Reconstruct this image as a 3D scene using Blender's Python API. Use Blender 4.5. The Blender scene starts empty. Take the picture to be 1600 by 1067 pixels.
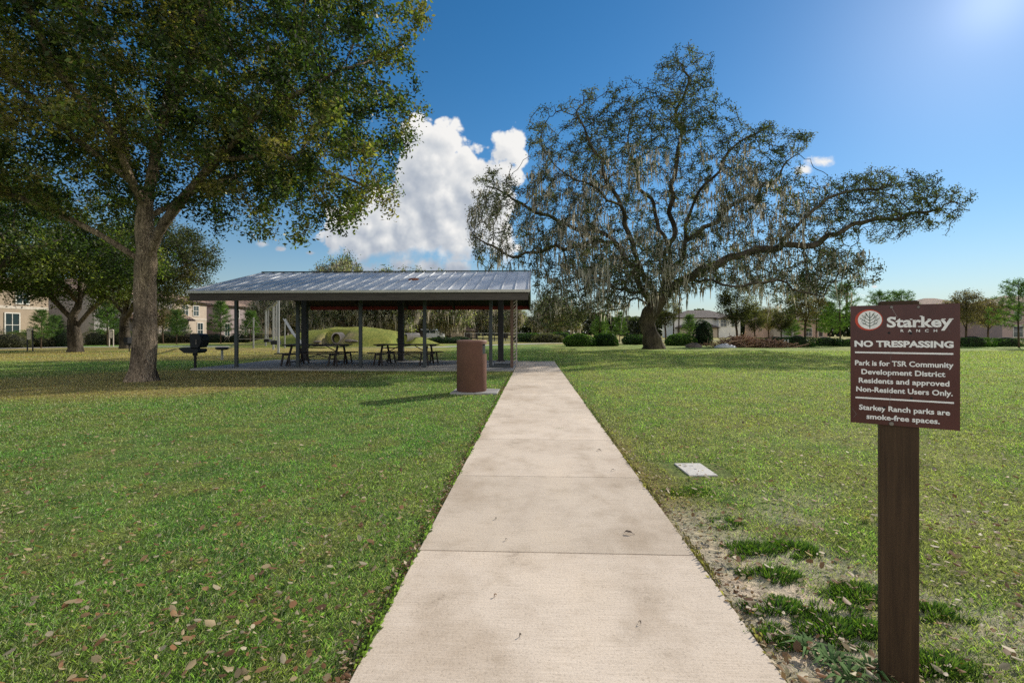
import bpy, math, random
import numpy as np
from mathutils import Vector, Matrix

rng = np.random.default_rng(7)
random.seed(7)
sc = bpy.context.scene
COL = sc.collection
PI = math.pi

# ------------------------------------------------------------------ camera
FP, HZ, CH = 769.0, 520.0, 1.25
YAW = math.atan(34.0 / FP)
FWD = (-math.sin(YAW), math.cos(YAW))
RGT = (math.cos(YAW), math.sin(YAW))
SUN_AZ = math.radians(44.5) - YAW          # clockwise from +Y
SUN_EL = math.radians(26.0)
SUNV = np.array([math.sin(SUN_AZ) * math.cos(SUN_EL), math.cos(SUN_AZ) * math.cos(SUN_EL), math.sin(SUN_EL)])

def W(px, py, d):
    tx = (px - 800.0) / FP
    return Vector((d * (FWD[0] + tx * RGT[0]), d * (FWD[1] + tx * RGT[1]), CH + (HZ - py) / FP * d))

def G(px, py, z=0.0):
    d = FP * (CH - z) / (py - HZ)
    v = W(px, py, d); v.z = z
    return v

def XY(px, d):
    v = W(px, HZ, d)
    return v.x, v.y

cam_d = bpy.data.cameras.new("camera"); cam = bpy.data.objects.new("camera", cam_d); COL.objects.link(cam)
cam.location = (0, 0, CH); cam.rotation_euler = (PI / 2, 0, YAW)
cam_d.lens = 36.0 * FP / 1600.0; cam_d.sensor_width = 36.0; cam_d.shift_y = -13.5 / 1600.0
cam_d.clip_start = 0.05; cam_d.clip_end = 5000
sc.camera = cam

# ------------------------------------------------------------------ object helpers
def tag(o, label=None, cat=None, group=None, kind=None):
    if label: o['label'] = label
    if cat: o['category'] = cat
    if group: o['group'] = group
    if kind: o['kind'] = kind
    return o

def empty(name, loc=(0, 0, 0), rz=0.0, label=None, cat=None, group=None):
    o = bpy.data.objects.new(name, None); COL.objects.link(o)
    o.location = loc; o.rotation_euler = (0, 0, rz); o.empty_display_size = 0.2
    return tag(o, label, cat, group)

def link_mesh(name, me, mat, parent=None):
    o = bpy.data.objects.new(name, me); COL.objects.link(o)
    if mat is not None and len(me.materials) == 0: me.materials.append(mat)
    if parent is not None: o.parent = parent
    return o

def copy_tree(o, parent=None):
    c = o.copy(); COL.objects.link(c); c.parent = parent
    for ch in list(o.children): copy_tree(ch, c)
    return c

class MB:
    """collects simple shapes into one mesh"""
    def __init__(s): s.v = []; s.f = []; s.sm = []
    def add(s, vs, fs, smooth=False):
        b = len(s.v); s.v.extend([tuple(x) for x in vs]); s.f.extend([tuple(b + i for i in f) for f in fs]); s.sm.extend([smooth] * len(fs)); return s
    def box(s, x0, x1, y0, y1, z0, z1, ch=0.0):
        if ch <= 0:
            vs = [(x0,y0,z0),(x1,y0,z0),(x1,y1,z0),(x0,y1,z0),(x0,y0,z1),(x1,y0,z1),(x1,y1,z1),(x0,y1,z1)]
            return s.add(vs, [(0,3,2,1),(4,5,6,7),(0,1,5,4),(1,2,6,5),(2,3,7,6),(3,0,4,7)])
        c = ch; prof = [(x0+c,y0),(x1-c,y0),(x1,y0+c),(x1,y1-c),(x1-c,y1),(x0+c,y1),(x0,y1-c),(x0,y0+c)]
        inn = [(x0+2*c,y0+c),(x1-2*c,y0+c),(x1-c,y0+2*c),(x1-c,y1-2*c),(x1-2*c,y1-c),(x0+2*c,y1-c),(x0+c,y1-2*c),(x0+c,y0+2*c)]
        vs = [(a,b,z0) for a,b in prof] + [(a,b,z1-c) for a,b in prof] + [(a,b,z1) for a,b in inn]
        fs = [tuple(reversed(range(8))), tuple(range(16,24))]
        for k in range(8):
            n = (k+1)%8; fs.append((k,n,8+n,8+k)); fs.append((8+k,8+n,16+n,16+k))
        return s.add(vs, fs)
    def bar(s, a, b, w, h=None, up=(0,0,1)):
        a = Vector(a); b = Vector(b); h = h or w; t = (b-a).normalized(); u = Vector(up)
        if abs(t.dot(u)) > .98: u = Vector((1,0,0))
        x = t.cross(u).normalized(); y = x.cross(t).normalized()
        vs = []
        for p in (a, b):
            for sx, sy in ((-1,-1),(1,-1),(1,1),(-1,1)): vs.append(p + x*(sx*w/2) + y*(sy*h/2))
        return s.add(vs, [(0,3,2,1),(4,5,6,7),(0,1,5,4),(1,2,6,5),(2,3,7,6),(3,0,4,7)])
    def tube(s, a, b, r0, r1=None, n=10, caps=True):
        a = Vector(a); b = Vector(b); r1 = r0 if r1 is None else r1; t = (b-a).normalized()
        u = Vector((0,0,1)) if abs(t.z) < .9 else Vector((1,0,0))
        x = t.cross(u).normalized(); y = x.cross(t).normalized()
        vs = [a + x*(r0*math.cos(2*PI*k/n)) + y*(r0*math.sin(2*PI*k/n)) for k in range(n)]
        vs += [b + x*(r1*math.cos(2*PI*k/n)) + y*(r1*math.sin(2*PI*k/n)) for k in range(n)]
        s.add(vs, [(k,n+k,n+(k+1)%n,(k+1)%n) for k in range(n)], True)
        if caps: s.add(vs, [tuple(range(n)), tuple(reversed(range(n,2*n)))])
        return s
    def lathe(s, prof, n=32, c=(0,0,0), a0=0, a1=2*PI):
        full = abs(a1-a0-2*PI) < 1e-6; m = n if full else n+1; vs = []
        for r,z in prof:
            for k in range(m):
                a = a0+(a1-a0)*k/n; vs.append((c[0]+r*math.cos(a), c[1]+r*math.sin(a), c[2]+z))
        fs = []
        for j in range(len(prof)-1):
            for k in range(n):
                k2 = (k+1)%m; fs.append((j*m+k, j*m+k2, (j+1)*m+k2, (j+1)*m+k))
        return s.add(vs, fs, True)
    def build(s, name, mat, parent=None, loc=None):
        me = bpy.data.meshes.new(name); me.from_pydata(s.v, [], s.f); me.polygons.foreach_set("use_smooth", s.sm); me.update()
        o = link_mesh(name, me, mat, parent)
        if loc is not None: o.location = loc
        return o

def np_mesh(name, verts, faces, cols=None, smooth=False):
    """verts (N,3) float, faces (M,k) int, cols (N,3)"""
    me = bpy.data.meshes.new(name); N = len(verts); M, k = faces.shape
    me.vertices.add(N); me.vertices.foreach_set("co", np.ascontiguousarray(verts, dtype=np.float32).ravel())
    me.loops.add(M*k); me.loops.foreach_set("vertex_index", np.ascontiguousarray(faces, dtype=np.int32).ravel())
    me.polygons.add(M); me.polygons.foreach_set("loop_start", np.arange(0, M*k, k, dtype=np.int32))
    if smooth: me.polygons.foreach_set("use_smooth", np.ones(M, dtype=bool))
    me.update(calc_edges=True)
    if cols is not None:
        at = me.color_attributes.new("tint", 'FLOAT_COLOR', 'POINT')
        c4 = np.ones((N,4), dtype=np.float32); c4[:, :3] = cols; at.data.foreach_set("color", c4.ravel())
    return me

# ------------------------------------------------------------------ numpy noise
def _h(ix, iy, iz, seed=0):
    n = (ix.astype(np.int64)*374761393 + iy.astype(np.int64)*668265263 + iz.astype(np.int64)*2147483647 + seed*974634777) & 0xffffffff
    n = ((n ^ (n >> 13)) * 1274126177) & 0xffffffff
    return ((n ^ (n >> 16)) & 0xffff) / 65535.0
def vnoise(p, seed=0):
    p = np.atleast_2d(p)
    if p.shape[1] == 2: p = np.hstack([p, np.zeros((len(p),1))])
    i = np.floor(p).astype(np.int64); f = p - i; f = f*f*(3-2*f); r = 0
    for dx in (0,1):
        for dy in (0,1):
            for dz in (0,1):
                w = (f[:,0] if dx else 1-f[:,0])*(f[:,1] if dy else 1-f[:,1])*(f[:,2] if dz else 1-f[:,2])
                r = r + w*_h(i[:,0]+dx, i[:,1]+dy, i[:,2]+dz, seed)
    return r
def fbm(p, oct=3, seed=0):
    a, s, t = .5, 0, 0
    for k in range(oct): s = s + a*vnoise(np.asarray(p)*2**k, seed+k); t += a; a *= .5
    return s/t
def sstep(a, b, x):
    t = np.clip((x-a)/(b-a), 0, 1); return t*t*(3-2*t)

# ------------------------------------------------------------------ materials
class NT:
    def __init__(s, name):
        s.m = bpy.data.materials.new(name); s.m.use_nodes = True; s.t = s.m.node_tree; s.t.nodes.clear()
        s.out = s.t.nodes.new("ShaderNodeOutputMaterial")
    def n(s, typ, ins=None, **kw):
        nd = s.t.nodes.new(typ)
        for k, v in kw.items(): setattr(nd, k, v)
        for k, v in (ins or {}).items():
            if isinstance(v, bpy.types.NodeSocket): s.t.links.new(v, nd.inputs[k])
            else: nd.inputs[k].default_value = v
        return nd
    def ramp(s, fac, stops):
        nd = s.t.nodes.new("ShaderNodeValToRGB"); s.t.links.new(fac, nd.inputs[0]); e = nd.color_ramp.elements
        while len(e) < len(stops): e.new(.5)
        for el, (p, c) in zip(e, stops):
            el.position = p; el.color = (c[0], c[1], c[2], 1) if len(c) == 3 else c
        return nd.outputs[0]
    def mix(s, a, b, fac, mode='MIX'):
        nd = s.t.nodes.new("ShaderNodeMix"); nd.data_type = 'RGBA'; nd.blend_type = mode
        for idx, v in ((0, fac), (6, a), (7, b)):
            if isinstance(v, bpy.types.NodeSocket): s.t.links.new(v, nd.inputs[idx])
            else: nd.inputs[idx].default_value = v if idx == 0 else (v[0], v[1], v[2], 1)
        return nd.outputs[2]
    def math(s, op, a, b=0.0, c=0.0, clamp=False):
        nd = s.t.nodes.new("ShaderNodeMath"); nd.operation = op; nd.use_clamp = clamp
        for i, v in enumerate((a, b, c)):
            if isinstance(v, bpy.types.NodeSocket): s.t.links.new(v, nd.inputs[i])
            else: nd.inputs[i].default_value = v
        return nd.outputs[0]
    def noise(s, vec, scale, detail=3, rough=.55, out='Fac', dist=0.0):
        nd = s.n("ShaderNodeTexNoise", {'Scale': scale, 'Detail': detail, 'Roughness': rough, 'Distortion': dist})
        if vec is not None: s.t.links.new(vec, nd.inputs['Vector'])
        return nd.outputs[out]
    def obj(s): return s.n("ShaderNodeTexCoord").outputs['Object']
    def scale(s, vec, xyz, loc=(0,0,0), rot=(0,0,0)):
        return s.n("ShaderNodeMapping", {'Vector': vec, 'Scale': xyz, 'Location': loc, 'Rotation': rot}).outputs[0]
    def bump(s, h, strength=.3, dist=.02, normal=None):
        d = {'Height': h, 'Strength': strength, 'Distance': dist}
        if normal is not None: d['Normal'] = normal
        return s.n("ShaderNodeBump", d).outputs[0]
    def bsdf(s, base, rough=.7, metal=0.0, normal=None, spec=.4):
        d = {'Base Color': base if isinstance(base, bpy.types.NodeSocket) else (*base, 1), 'Roughness': rough, 'Metallic': metal, 'Specular IOR Level': spec}
        if normal is not None: d['Normal'] = normal
        b = s.n("ShaderNodeBsdfPrincipled", d); s.t.links.new(b.outputs[0], s.out.inputs[0]); return s.m

def m_plain(name, c, rough=.7, metal=0.0, var=.25, sc_=4.0, bump=.15, bscale=60.0, spec=.4):
    t = NT(name); o = t.obj(); n = t.noise(o, sc_, 4, .6)
    d = tuple(x*(1-var) for x in c); l = tuple(min(1, x*(1+var*.6)) for x in c)
    col = t.ramp(n, [(.3, d), (.7, l)])
    n2 = t.noise(o, bscale, 3, .6)
    return t.bsdf(col, rough, metal, t.bump(n2, bump, .004), spec)

def m_leaf(name, trans=.35, gloss=.06, glr=.38, warm=(1.5,1.75,.55)):
    t = NT(name); a = t.n("ShaderNodeAttribute", attribute_name="tint").outputs['Color']
    d = t.n("ShaderNodeBsdfDiffuse", {'Color': a}).outputs[0]
    warm = t.mix(a, warm, 1.0, 'MULTIPLY')
    tr = t.n("ShaderNodeBsdfTranslucent", {'Color': warm}).outputs[0]
    mx = t.n("ShaderNodeMixShader", {0: trans, 1: d, 2: tr}).outputs[0]
    if gloss > 0:
        g = t.n("ShaderNodeBsdfGlossy", {'Color': (.9, .9, .9, 1), 'Roughness': glr}).outputs[0]
        mx = t.n("ShaderNodeMixShader", {0: gloss, 1: mx, 2: g}).outputs[0]
    t.t.links.new(mx, t.out.inputs[0]); return t.m

def m_bark(name, dark=(.05,.038,.030), light=(.48,.39,.31), sc_=1.0, scratch=True):
    t = NT(name); o = t.obj()
    v = t.scale(o, (7*sc_, 7*sc_, 1.3*sc_))
    n = t.noise(v, 2.2, 8, .68, dist=.6)
    big = t.noise(o, .9, 4, .6)
    wv = t.n("ShaderNodeVectorMath", {0: t.noise(o, 3.0*sc_, 4, .6, out='Color'), 1: (.35/sc_,)*3, 2: o}, operation='MULTIPLY_ADD').outputs[0]
    vo = t.n("ShaderNodeTexVoronoi", {'Scale': 2.0, 'Vector': t.scale(wv, (15*sc_, 15*sc_, 2.4*sc_))}, feature='DISTANCE_TO_EDGE').outputs['Distance']
    cr = t.math('MULTIPLY', vo, 3.0, clamp=True)
    h = t.math('ADD', t.math('MULTIPLY', n, .85), t.math('MULTIPLY', cr, .28))
    col = t.ramp(h, [(.32, dark), (.52, tuple((a+b)/2 for a, b in zip(dark, light))), (.72, light)])
    patch = t.ramp(big, [(.36, (.45,.44,.42)), (.62, (1.25,1.2,1.08))])  # broad bark tone; the pale patches also paint in sunlit streaks
    col = t.mix(col, patch, 1.0, 'MULTIPLY')
    return t.bsdf(col, .95, 0, t.bump(h, 1.0, .05), .1)

M = {}
def mats():
    # lawn soil / distant turf
    t = NT("lawn_ground"); o = t.obj(); a = t.n("ShaderNodeAttribute", attribute_name="tint").outputs['Color']
    n1 = t.noise(o, 1.3, 5, .65); n2 = t.noise(o, 22, 6, .75); n3 = t.noise(o, 5.0, 4, .6)
    mul = t.ramp(n2, [(.3, (.35,.35,.33)), (.5, (.95,.95,.95)), (.7, (1.7,1.65,1.5))])
    col = t.mix(a, mul, 1.0, 'MULTIPLY')
    mul2 = t.ramp(n1, [(.3, (.75,.82,.7)), (.7, (1.2,1.12,1.1))]); col = t.mix(col, mul2, 1.0, 'MULTIPLY')
    mul3 = t.ramp(n3, [(.35, (.72,.8,.75)), (.65, (1.22,1.15,1.1))]); col = t.mix(col, mul3, 1.0, 'MULTIPLY')
    M['ground'] = t.bsdf(col, .95, 0, t.bump(n2, .9, .04), .1)
    M['blade'] = m_leaf("grass_blade", .38, .025, .5)
    M['litter'] = m_leaf("dry_leaf", .22, .03, .5)
    M['leaf'] = m_leaf("oak_leaf", .40, .04, .42)
    M['leaf_dull'] = m_leaf("dull_leaf", .42, .02, .5)
    M['leaf_big'] = m_leaf("live_oak_leaf", .36, .03, .45)
    M['moss'] = m_leaf("moss", .45, 0, warm=(1.1,1.08,1.0))
    M['bark'] = m_bark("oak_bark")
    M['bark_big'] = m_bark("old_oak_bark", (.028,.023,.019), (.18,.155,.13), .6)
    M['bark_pine'] = m_bark("pine_bark", (.06,.04,.03), (.22,.16,.12), 2)
    # concrete path
    t = NT("path_concrete"); o = t.obj()
    big = t.noise(o, .8, 5, .6); fine = t.noise(o, 95, 5, .75); brush = t.noise(t.scale(o, (3, 120, 1)), 1.5, 4, .6)
    speck = t.n("ShaderNodeTexVoronoi", {'Vector': o, 'Scale': 26.0}).outputs['Distance']
    col = t.ramp(big, [(.3, (.63,.53,.425)), (.7, (.745,.64,.525))])
    col = t.mix(col, t.ramp(fine, [(.28, (.55,.53,.5)), (.46, (1,1,1)), (.75, (1.13,1.12,1.1))]), 1.0, 'MULTIPLY')
    col = t.mix(col, t.ramp(brush, [(.3, (.86,.85,.83)), (.6, (1.03,1.03,1.03))]), 1.0, 'MULTIPLY')
    st = t.noise(o, 3.2, 10, .78)
    col = t.mix(col, t.ramp(st, [(.30, (.45,.42,.40)), (.37, (.86,.85,.83)), (.5, (1,1,1))]), .9, 'MULTIPLY')
    col = t.mix(col, t.ramp(speck, [(.02, (.35,.3,.26)), (.07, (1,1,1))]), .6, 'MULTIPLY')
    sp2 = t.noise(o, 38, 4, .7); col = t.mix(col, t.ramp(sp2, [(.24, (.45,.40,.36)), (.33, (1,1,1))]), .8, 'MULTIPLY')
    sy = t.n("ShaderNodeSeparateXYZ", {0: o}).outputs[1]; sl = t.math('FLOOR', t.math('DIVIDE', t.math('ADD', sy, 3.08), 1.46)); wn = t.n("ShaderNodeTexWhiteNoise", {'W': sl}, noise_dimensions='1D').outputs['Value']
    col = t.mix(col, t.ramp(wn, [(0, (.90,.89,.87)), (1, (1.05,1.04,1.03))]), 1.0, 'MULTIPLY')
    st3 = t.noise(t.scale(o, (1, .55, 1), (3.1, 1.7, 0)), 1.7, 5, .6); col = t.mix(col, t.ramp(st3, [(.33, (.80,.77,.73)), (.5, (1,1,1)), (.7, (1.07,1.06,1.04))]), 1.0, 'MULTIPLY')
    M['path'] = t.bsdf(col, .9, 0, t.bump(fine, .35, .004), .25)
    M['groove'] = m_plain("groove_dark", (.10,.085,.07), .95)
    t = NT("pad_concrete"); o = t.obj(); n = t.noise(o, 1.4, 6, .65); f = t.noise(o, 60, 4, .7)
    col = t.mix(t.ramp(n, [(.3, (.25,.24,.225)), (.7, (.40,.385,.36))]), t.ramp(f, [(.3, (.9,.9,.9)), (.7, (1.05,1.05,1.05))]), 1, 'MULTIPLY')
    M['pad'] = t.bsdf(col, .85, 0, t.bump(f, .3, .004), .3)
    M['far_path'] = m_plain("far_path_concrete", (.50,.46,.40), .9)
    # metal roof
    t = NT("galvanised_roof"); o = t.obj(); n = t.noise(t.scale(o, (1.2, .35, 1)), 2.2, 5, .6); f = t.noise(o, 30, 4, .7)
    col = t.ramp(n, [(.3, (.56,.57,.59)), (.7, (.74,.75,.75))])
    r = t.ramp(f, [(.3, (.40,.40,.40)), (.7, (.52,.52,.52))])
    b = t.n("ShaderNodeBsdfPrincipled", {'Base Color': col, 'Metallic': .08, 'Roughness': r, })
    t.t.links.new(b.outputs[0], t.out.inputs[0]); M['roof'] = t.m
    M['seam'] = m_plain("seam_metal", (.62,.64,.66), .6, .2, .1)
    M['drip'] = m_plain("drip_edge", (.56,.54,.49), .5, .2, .15)
    def wood(name, c, k=1.0):
        t = NT(name); o = t.obj(); n = t.noise(t.scale(o, (.7*k, 9*k, 9*k)), 3, 6, .65)
        col = t.ramp(n, [(.3, tuple(x*.55 for x in c)), (.7, c)])
        return t.bsdf(col, .8, 0, t.bump(n, .4, .01), .25)
    M['fascia'] = wood("weathered_fascia", (.115,.10,.09))
    M['red_wood'] = wood("red_fascia", (.36,.06,.055))
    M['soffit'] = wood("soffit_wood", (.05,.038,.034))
    M['steel'] = m_plain("grey_steel_post", (.06,.07,.075), .45, .3, .2)
    M['dark_post'] = m_plain("dark_timber_post", (.035,.033,.035), .7)
    M['trellis'] = wood("trellis_brown", (.20,.13,.10))
    M['trellis_l'] = m_plain("trellis_pale_metal", (.42,.37,.33), .6)
    M['black'] = m_plain("black_iron", (.012,.013,.016), .5, .3, .3)
    M['table'] = m_plain("dark_table_metal", (.03,.022,.02), .55, 0, .3)
    # trash can
    t = NT("brown_aggregate"); o = t.obj(); f = t.noise(o, 120, 5, .8); n = t.noise(o, 2.5, 4, .6); vo = t.n("ShaderNodeTexVoronoi", {'Vector': o, 'Scale': 140.0}).outputs['Color']
    col = t.ramp(f, [(.3, (.09,.045,.032)), (.55, (.17,.085,.06)), (.75, (.27,.15,.11))])
    col = t.mix(col, t.ramp(n, [(.3, (.8,.8,.8)), (.7, (1.1,1.1,1.1))]), 1, 'MULTIPLY')
    M['can'] = t.bsdf(col, .85, 0, t.bump(f, .5, .006), .25)
    M['can_rim'] = m_plain("can_rim", (.23,.12,.09), .7)
    # sign
    t = NT("sign_brown"); o = t.obj(); n = t.noise(t.scale(o, (3, 3, 1.2)), 2.5, 5, .6); f = t.noise(o, 45, 4, .8)
    col = t.ramp(n, [(.3, (.062,.016,.014)), (.7, (.105,.030,.027))])
    col = t.mix(col, t.ramp(f, [(.62, (1,1,1)), (.78, (1.6,1.5,1.5))]), .6, 'MULTIPLY')
    M['sign'] = t.bsdf(col, .28, 0, t.bump(n, .08, .01), .5)
    M['sign_edge'] = m_plain("sign_edge", (.55,.53,.5), .4, .6)
    M['white'] = m_plain("sign_white", (.93,.91,.88), .5, 0, .1, 30)
    M['logo_red'] = m_plain("logo_red", (.55,.07,.035), .5, 0, .1)
    M['logo_green'] = m_plain("logo_green", (.05,.09,.055), .5, 0, .1)
    M['scratch'] = m_plain("scratch_grey", (.30,.24,.23), .5)
    t = NT("brown_post"); o = t.obj(); n = t.noise(t.scale(o, (26, 26, 1.1)), 2, 7, .7); f = t.noise(o, 9, 6, .75)
    col = t.ramp(n, [(.3, (.030,.016,.008)), (.7, (.088,.050,.024))])
    col = t.mix(col, (.30,.26,.21), t.ramp(f, [(.70, (0,0,0)), (.76, (.8,.8,.8))]))
    M['post'] = t.bsdf(col, .65, 0, t.bump(n, .5, .006), .3)
    M['bolt'] = m_plain("bolt_steel", (.25,.22,.2), .4, .8)
    M['cover'] = m_plain("cover_concrete", (.58,.55,.50), .8, 0, .12, 8, .3, 90)
    M['pole'] = m_plain("galvanised_pole", (.34,.35,.34), .6, .1, .12)
    M['rope'] = m_plain("grey_rope", (.20,.19,.17), .9)
    M['pipe'] = m_plain("concrete_pipe", (.46,.41,.36), .85, 0, .2, 3)
    M['pipe_in'] = m_plain("pipe_inner_shade", (.05,.045,.04), .95)  # shade inside the tunnel painted as darkened concrete
    M['rock'] = m_plain("grey_rock", (.20,.17,.15), .9, 0, .4, 3, .8, 12)
    M['winframe'] = m_plain("window_frame", (.70,.66,.58), .6)
    M['trim'] = m_plain("stucco_trim", (.62,.54,.44), .85)
    t = NT("window_glass"); b = t.n("ShaderNodeBsdfPrincipled", {'Base Color': (.03,.05,.055,1), 'Roughness': .08, 'Specular IOR Level': .8}); t.t.links.new(b.outputs[0], t.out.inputs[0]); M['glass'] = t.m
    M['car_glass'] = M['glass']
    def stucco(name, c): return m_plain(name, c, .95, 0, .12, 1.0, .4, 25)
    M['st_tan'] = stucco("stucco_tan", (.40,.31,.22)); M['st_cream'] = stucco("stucco_cream", (.52,.43,.33))
    M['st_grey_shade'] = stucco("stucco_grey_shade", (.36,.33,.32)); M['st_mauve_shade'] = stucco("stucco_mauve_shade", (.30,.24,.235))  # wall shade is painted into these two stucco colours
    M['st_white'] = stucco("stucco_white", (.80,.77,.72)); M['st_salmon'] = stucco("stucco_salmon", (.52,.36,.28)); M['st_pink'] = stucco("stucco_pink", (.46,.34,.31))
    M['stone'] = m_plain("stone_veneer", (.42,.36,.29), .9, 0, .45, 6, .8, 10)
    def tile(name, c):
        t = NT(name); uv = t.n("ShaderNodeAttribute", attribute_name="rowdir").outputs['Vector']
        o = t.n("ShaderNodeTexCoord").outputs['UV']
        sx = t.n("ShaderNodeSeparateXYZ", {0: o}).outputs
        ww = t.math('ABSOLUTE', t.math('SINE', t.math('MULTIPLY', sx[0], PI/.30)))
        rr = t.math('FRACT', t.math('MULTIPLY', sx[1], 1/.40))
        n = t.noise(o, 2.5, 3, .6); n2 = t.n("ShaderNodeTexWhiteNoise", {'Vector': t.n("ShaderNodeVectorMath", {0: t.scale(o, (1/.3, 1/.4, 1))}, operation='FLOOR').outputs[0]}).outputs['Value']
        h = t.math('ADD', ww, t.math('MULTIPLY', rr, .35))
        col = t.ramp(t.math('ADD', t.math('MULTIPLY', n, .6), t.math('MULTIPLY', n2, .4)), [(.25, tuple(x*.6 for x in c)), (.75, tuple(min(1, x*1.35) for x in c))])
        col = t.mix(col, t.ramp(ww, [(.05, (.25,.22,.2)), (.45, (1,1,1))]), .9, 'MULTIPLY')
        return t.bsdf(col, .85, 0, t.bump(h, 1.0, .09), .2)
    M['tile_red'] = tile("clay_tile", (.38,.26,.19)); M['tile_brown'] = tile("brown_tile", (.24,.17,.13)); M['tile_grey'] = tile("grey_tile", (.17,.14,.125))
    M['garage'] = m_plain("garage_door", (.30,.28,.27), .6)
    M['darkdoor'] = m_plain("dark_door", (.05,.035,.03), .5)
    M['carwhite'] = m_plain("vehicle_white", (.75,.76,.76), .25, 0, .03, 1, 0)
    M['tyre'] = m_plain("tyre_black", (.015,.015,.015), .9)
    M['rail'] = m_plain("fence_black", (.03,.03,.032), .6); M['railw'] = m_plain("fence_white", (.62,.62,.6), .6)
    M['brick'] = m_plain("brick_brown", (.26,.17,.12), .9, 0, .3, 12)
    M['brush'] = m_leaf("dead_branch", .1, 0)
    M['tarp'] = m_plain("tarp_white", (.75,.76,.8), .7)
    M['debrisleaf'] = m_plain("dark_dry_leaf", (.055,.032,.018), .8)
    M['tanleaf'] = m_plain("tan_dry_leaf", (.28,.15,.07), .8)
mats()

# ------------------------------------------------------------------ lawn colour field
TREE1 = (-10.0, 12.6)
P_L, P_R = -.65, .89
def field(x, y):
    """returns soil colour (N,3), grass density 0..1, dryness 0..1, sand 0..1"""
    p = np.stack([x, y], 1)
    n1 = fbm(p*.35, 4, 3); n2 = fbm(p*1.4, 3, 11); n3 = fbm(p*4, 2, 21)
    d1 = np.hypot(x-TREE1[0], (y-TREE1[1])*1.25) + .2
    dry = sstep(7.0, 3.6, d1 + 3.0*(n1-.5)*2 - .12*np.clip(x+8, 0, 8))*.95
    # leafy / mulch band beyond the first trees and the play area
    band = sstep(19.5, 22, y + 3*(n1-.5))*sstep(43, 39, y)*sstep(-2, -6, x + .15*(y-20) + 3*(n2-.5))
    dry = np.maximum(dry, band*.95*np.where(x < -12, sstep(.25,.5,n1+.1), 1))
    # strip in front of the slab
    strip = sstep(16.3, 15.4, y)*sstep(13.6, 15, y)*sstep(.5, -1, x)*.55*n2*1.4
    dry = np.maximum(dry, np.clip(strip, 0, 1))
    dry = np.maximum(dry, sstep(50, 54, y)*.75)
    dry = np.maximum(dry, sstep(.55,.75,n1)*.30)
    dry = np.maximum(dry, sstep(.50,.66,fbm(p*1.15, 4, 51))*(.18+.17*(x > 0)))
    dry = np.maximum(dry, sstep(.56,.68,fbm(p*3.1, 3, 57))*.35)
    # beside the path on the right
    e = x - P_R
    sand = sstep(.78, .18, e + .6*(n2-.5) + .5*(n3-.5))*sstep(-.05, .02, e)*sstep(1.4, 1.9, y)*sstep(3.9, 3.0, y)
    sand2 = sstep(.47, .62, n2)*sstep(2.3, .9, e)*sstep(0, .3, e)*sstep(4.0, 2.8, y)*sstep(.8, 1.6, y)
    sand = np.clip(np.maximum(sand, sand2*.8), 0, 1)
    dust = sstep(1.2, 2.0, x)*sstep(3.0, 2.0, y)*sstep(.38, .6, fbm(p*1.1, 3, 31))*sstep(.6, 1.2, y)
    blot = sstep(.50, .64, fbm(p*2.3, 3, 41))*sstep(1.0, 1.2, x)*sstep(3.2, .9, e)*sstep(4.4, 3.2, y)*.75
    sand = np.clip(np.maximum(np.maximum(sand, dust*.45), blot*.7), 0, 1)
    worn = sstep(.5, .1, np.minimum(np.abs(x-P_R), 9) + .3*(n2-.5))*(x > P_R-.1)*sstep(8.5, 5, y)
    dry = np.clip(np.maximum(dry, worn*.8), 0, 1)
    dens = 1 - .90*sand - .35*worn
    return p, n1, n2, n3, dry, sand, np.clip(dens, 0.02, 1)

def grass_col(x, y, rnd):
    p, n1, n2, n3, dry, sand, dens = field(x, y)
    right = sstep(-.5, 3.0, x)
    far = sstep(6, 30, np.hypot(x, y))
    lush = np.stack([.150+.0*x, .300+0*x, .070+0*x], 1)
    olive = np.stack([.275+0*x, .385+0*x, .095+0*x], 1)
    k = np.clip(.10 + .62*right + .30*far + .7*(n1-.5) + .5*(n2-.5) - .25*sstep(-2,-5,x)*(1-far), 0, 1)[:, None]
    g = lush*(1-k) + olive*k
    straw = np.array([.46, .37, .17]); brown = np.array([.42, .25, .09])
    dm = dry[:, None]*.84; g = g*(1-dm) + (straw*(.6) + brown*.4)*dm
    cl = fbm(p*9, 2, 71) if len(x) > 1000 else np.full(len(x), .5)
    g = g*(.40 + 1.85*rnd[:, None]**1.8)*(.62+.76*cl)[:, None]
    return g, dry, sand, dens, right, far

def mound_h(x, y):
    cx, cy = XY(548, 47)
    r = np.sqrt(((x-cx)/9.6)**2 + ((y-cy)/5.5)**2)
    h = 1.75*np.clip(1-r, 0, 1)**1*(1) ; h = 1.85*(1-np.clip(r,0,1)**1.75)*sstep(1.05, .7, r)**.5
    cx2, cy2 = XY(452, 46.5); r2 = np.sqrt(((x-cx2)/6)**2 + ((y-cy2)/4.5)**2)
    h = np.maximum(h, .95*sstep(1, .1, r2))
    for px_, d_, w_ in ((525, 44.3, .75), (634, 45.5, .65)):
        nx_, ny_ = XY(px_, d_); k = sstep(w_*1.5, w_*.65, np.abs(x-nx_ + (y-ny_)*.05))*sstep(ny_+.7, ny_+.1, y); h = h*(1-k) + .10*k
    return h

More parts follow.
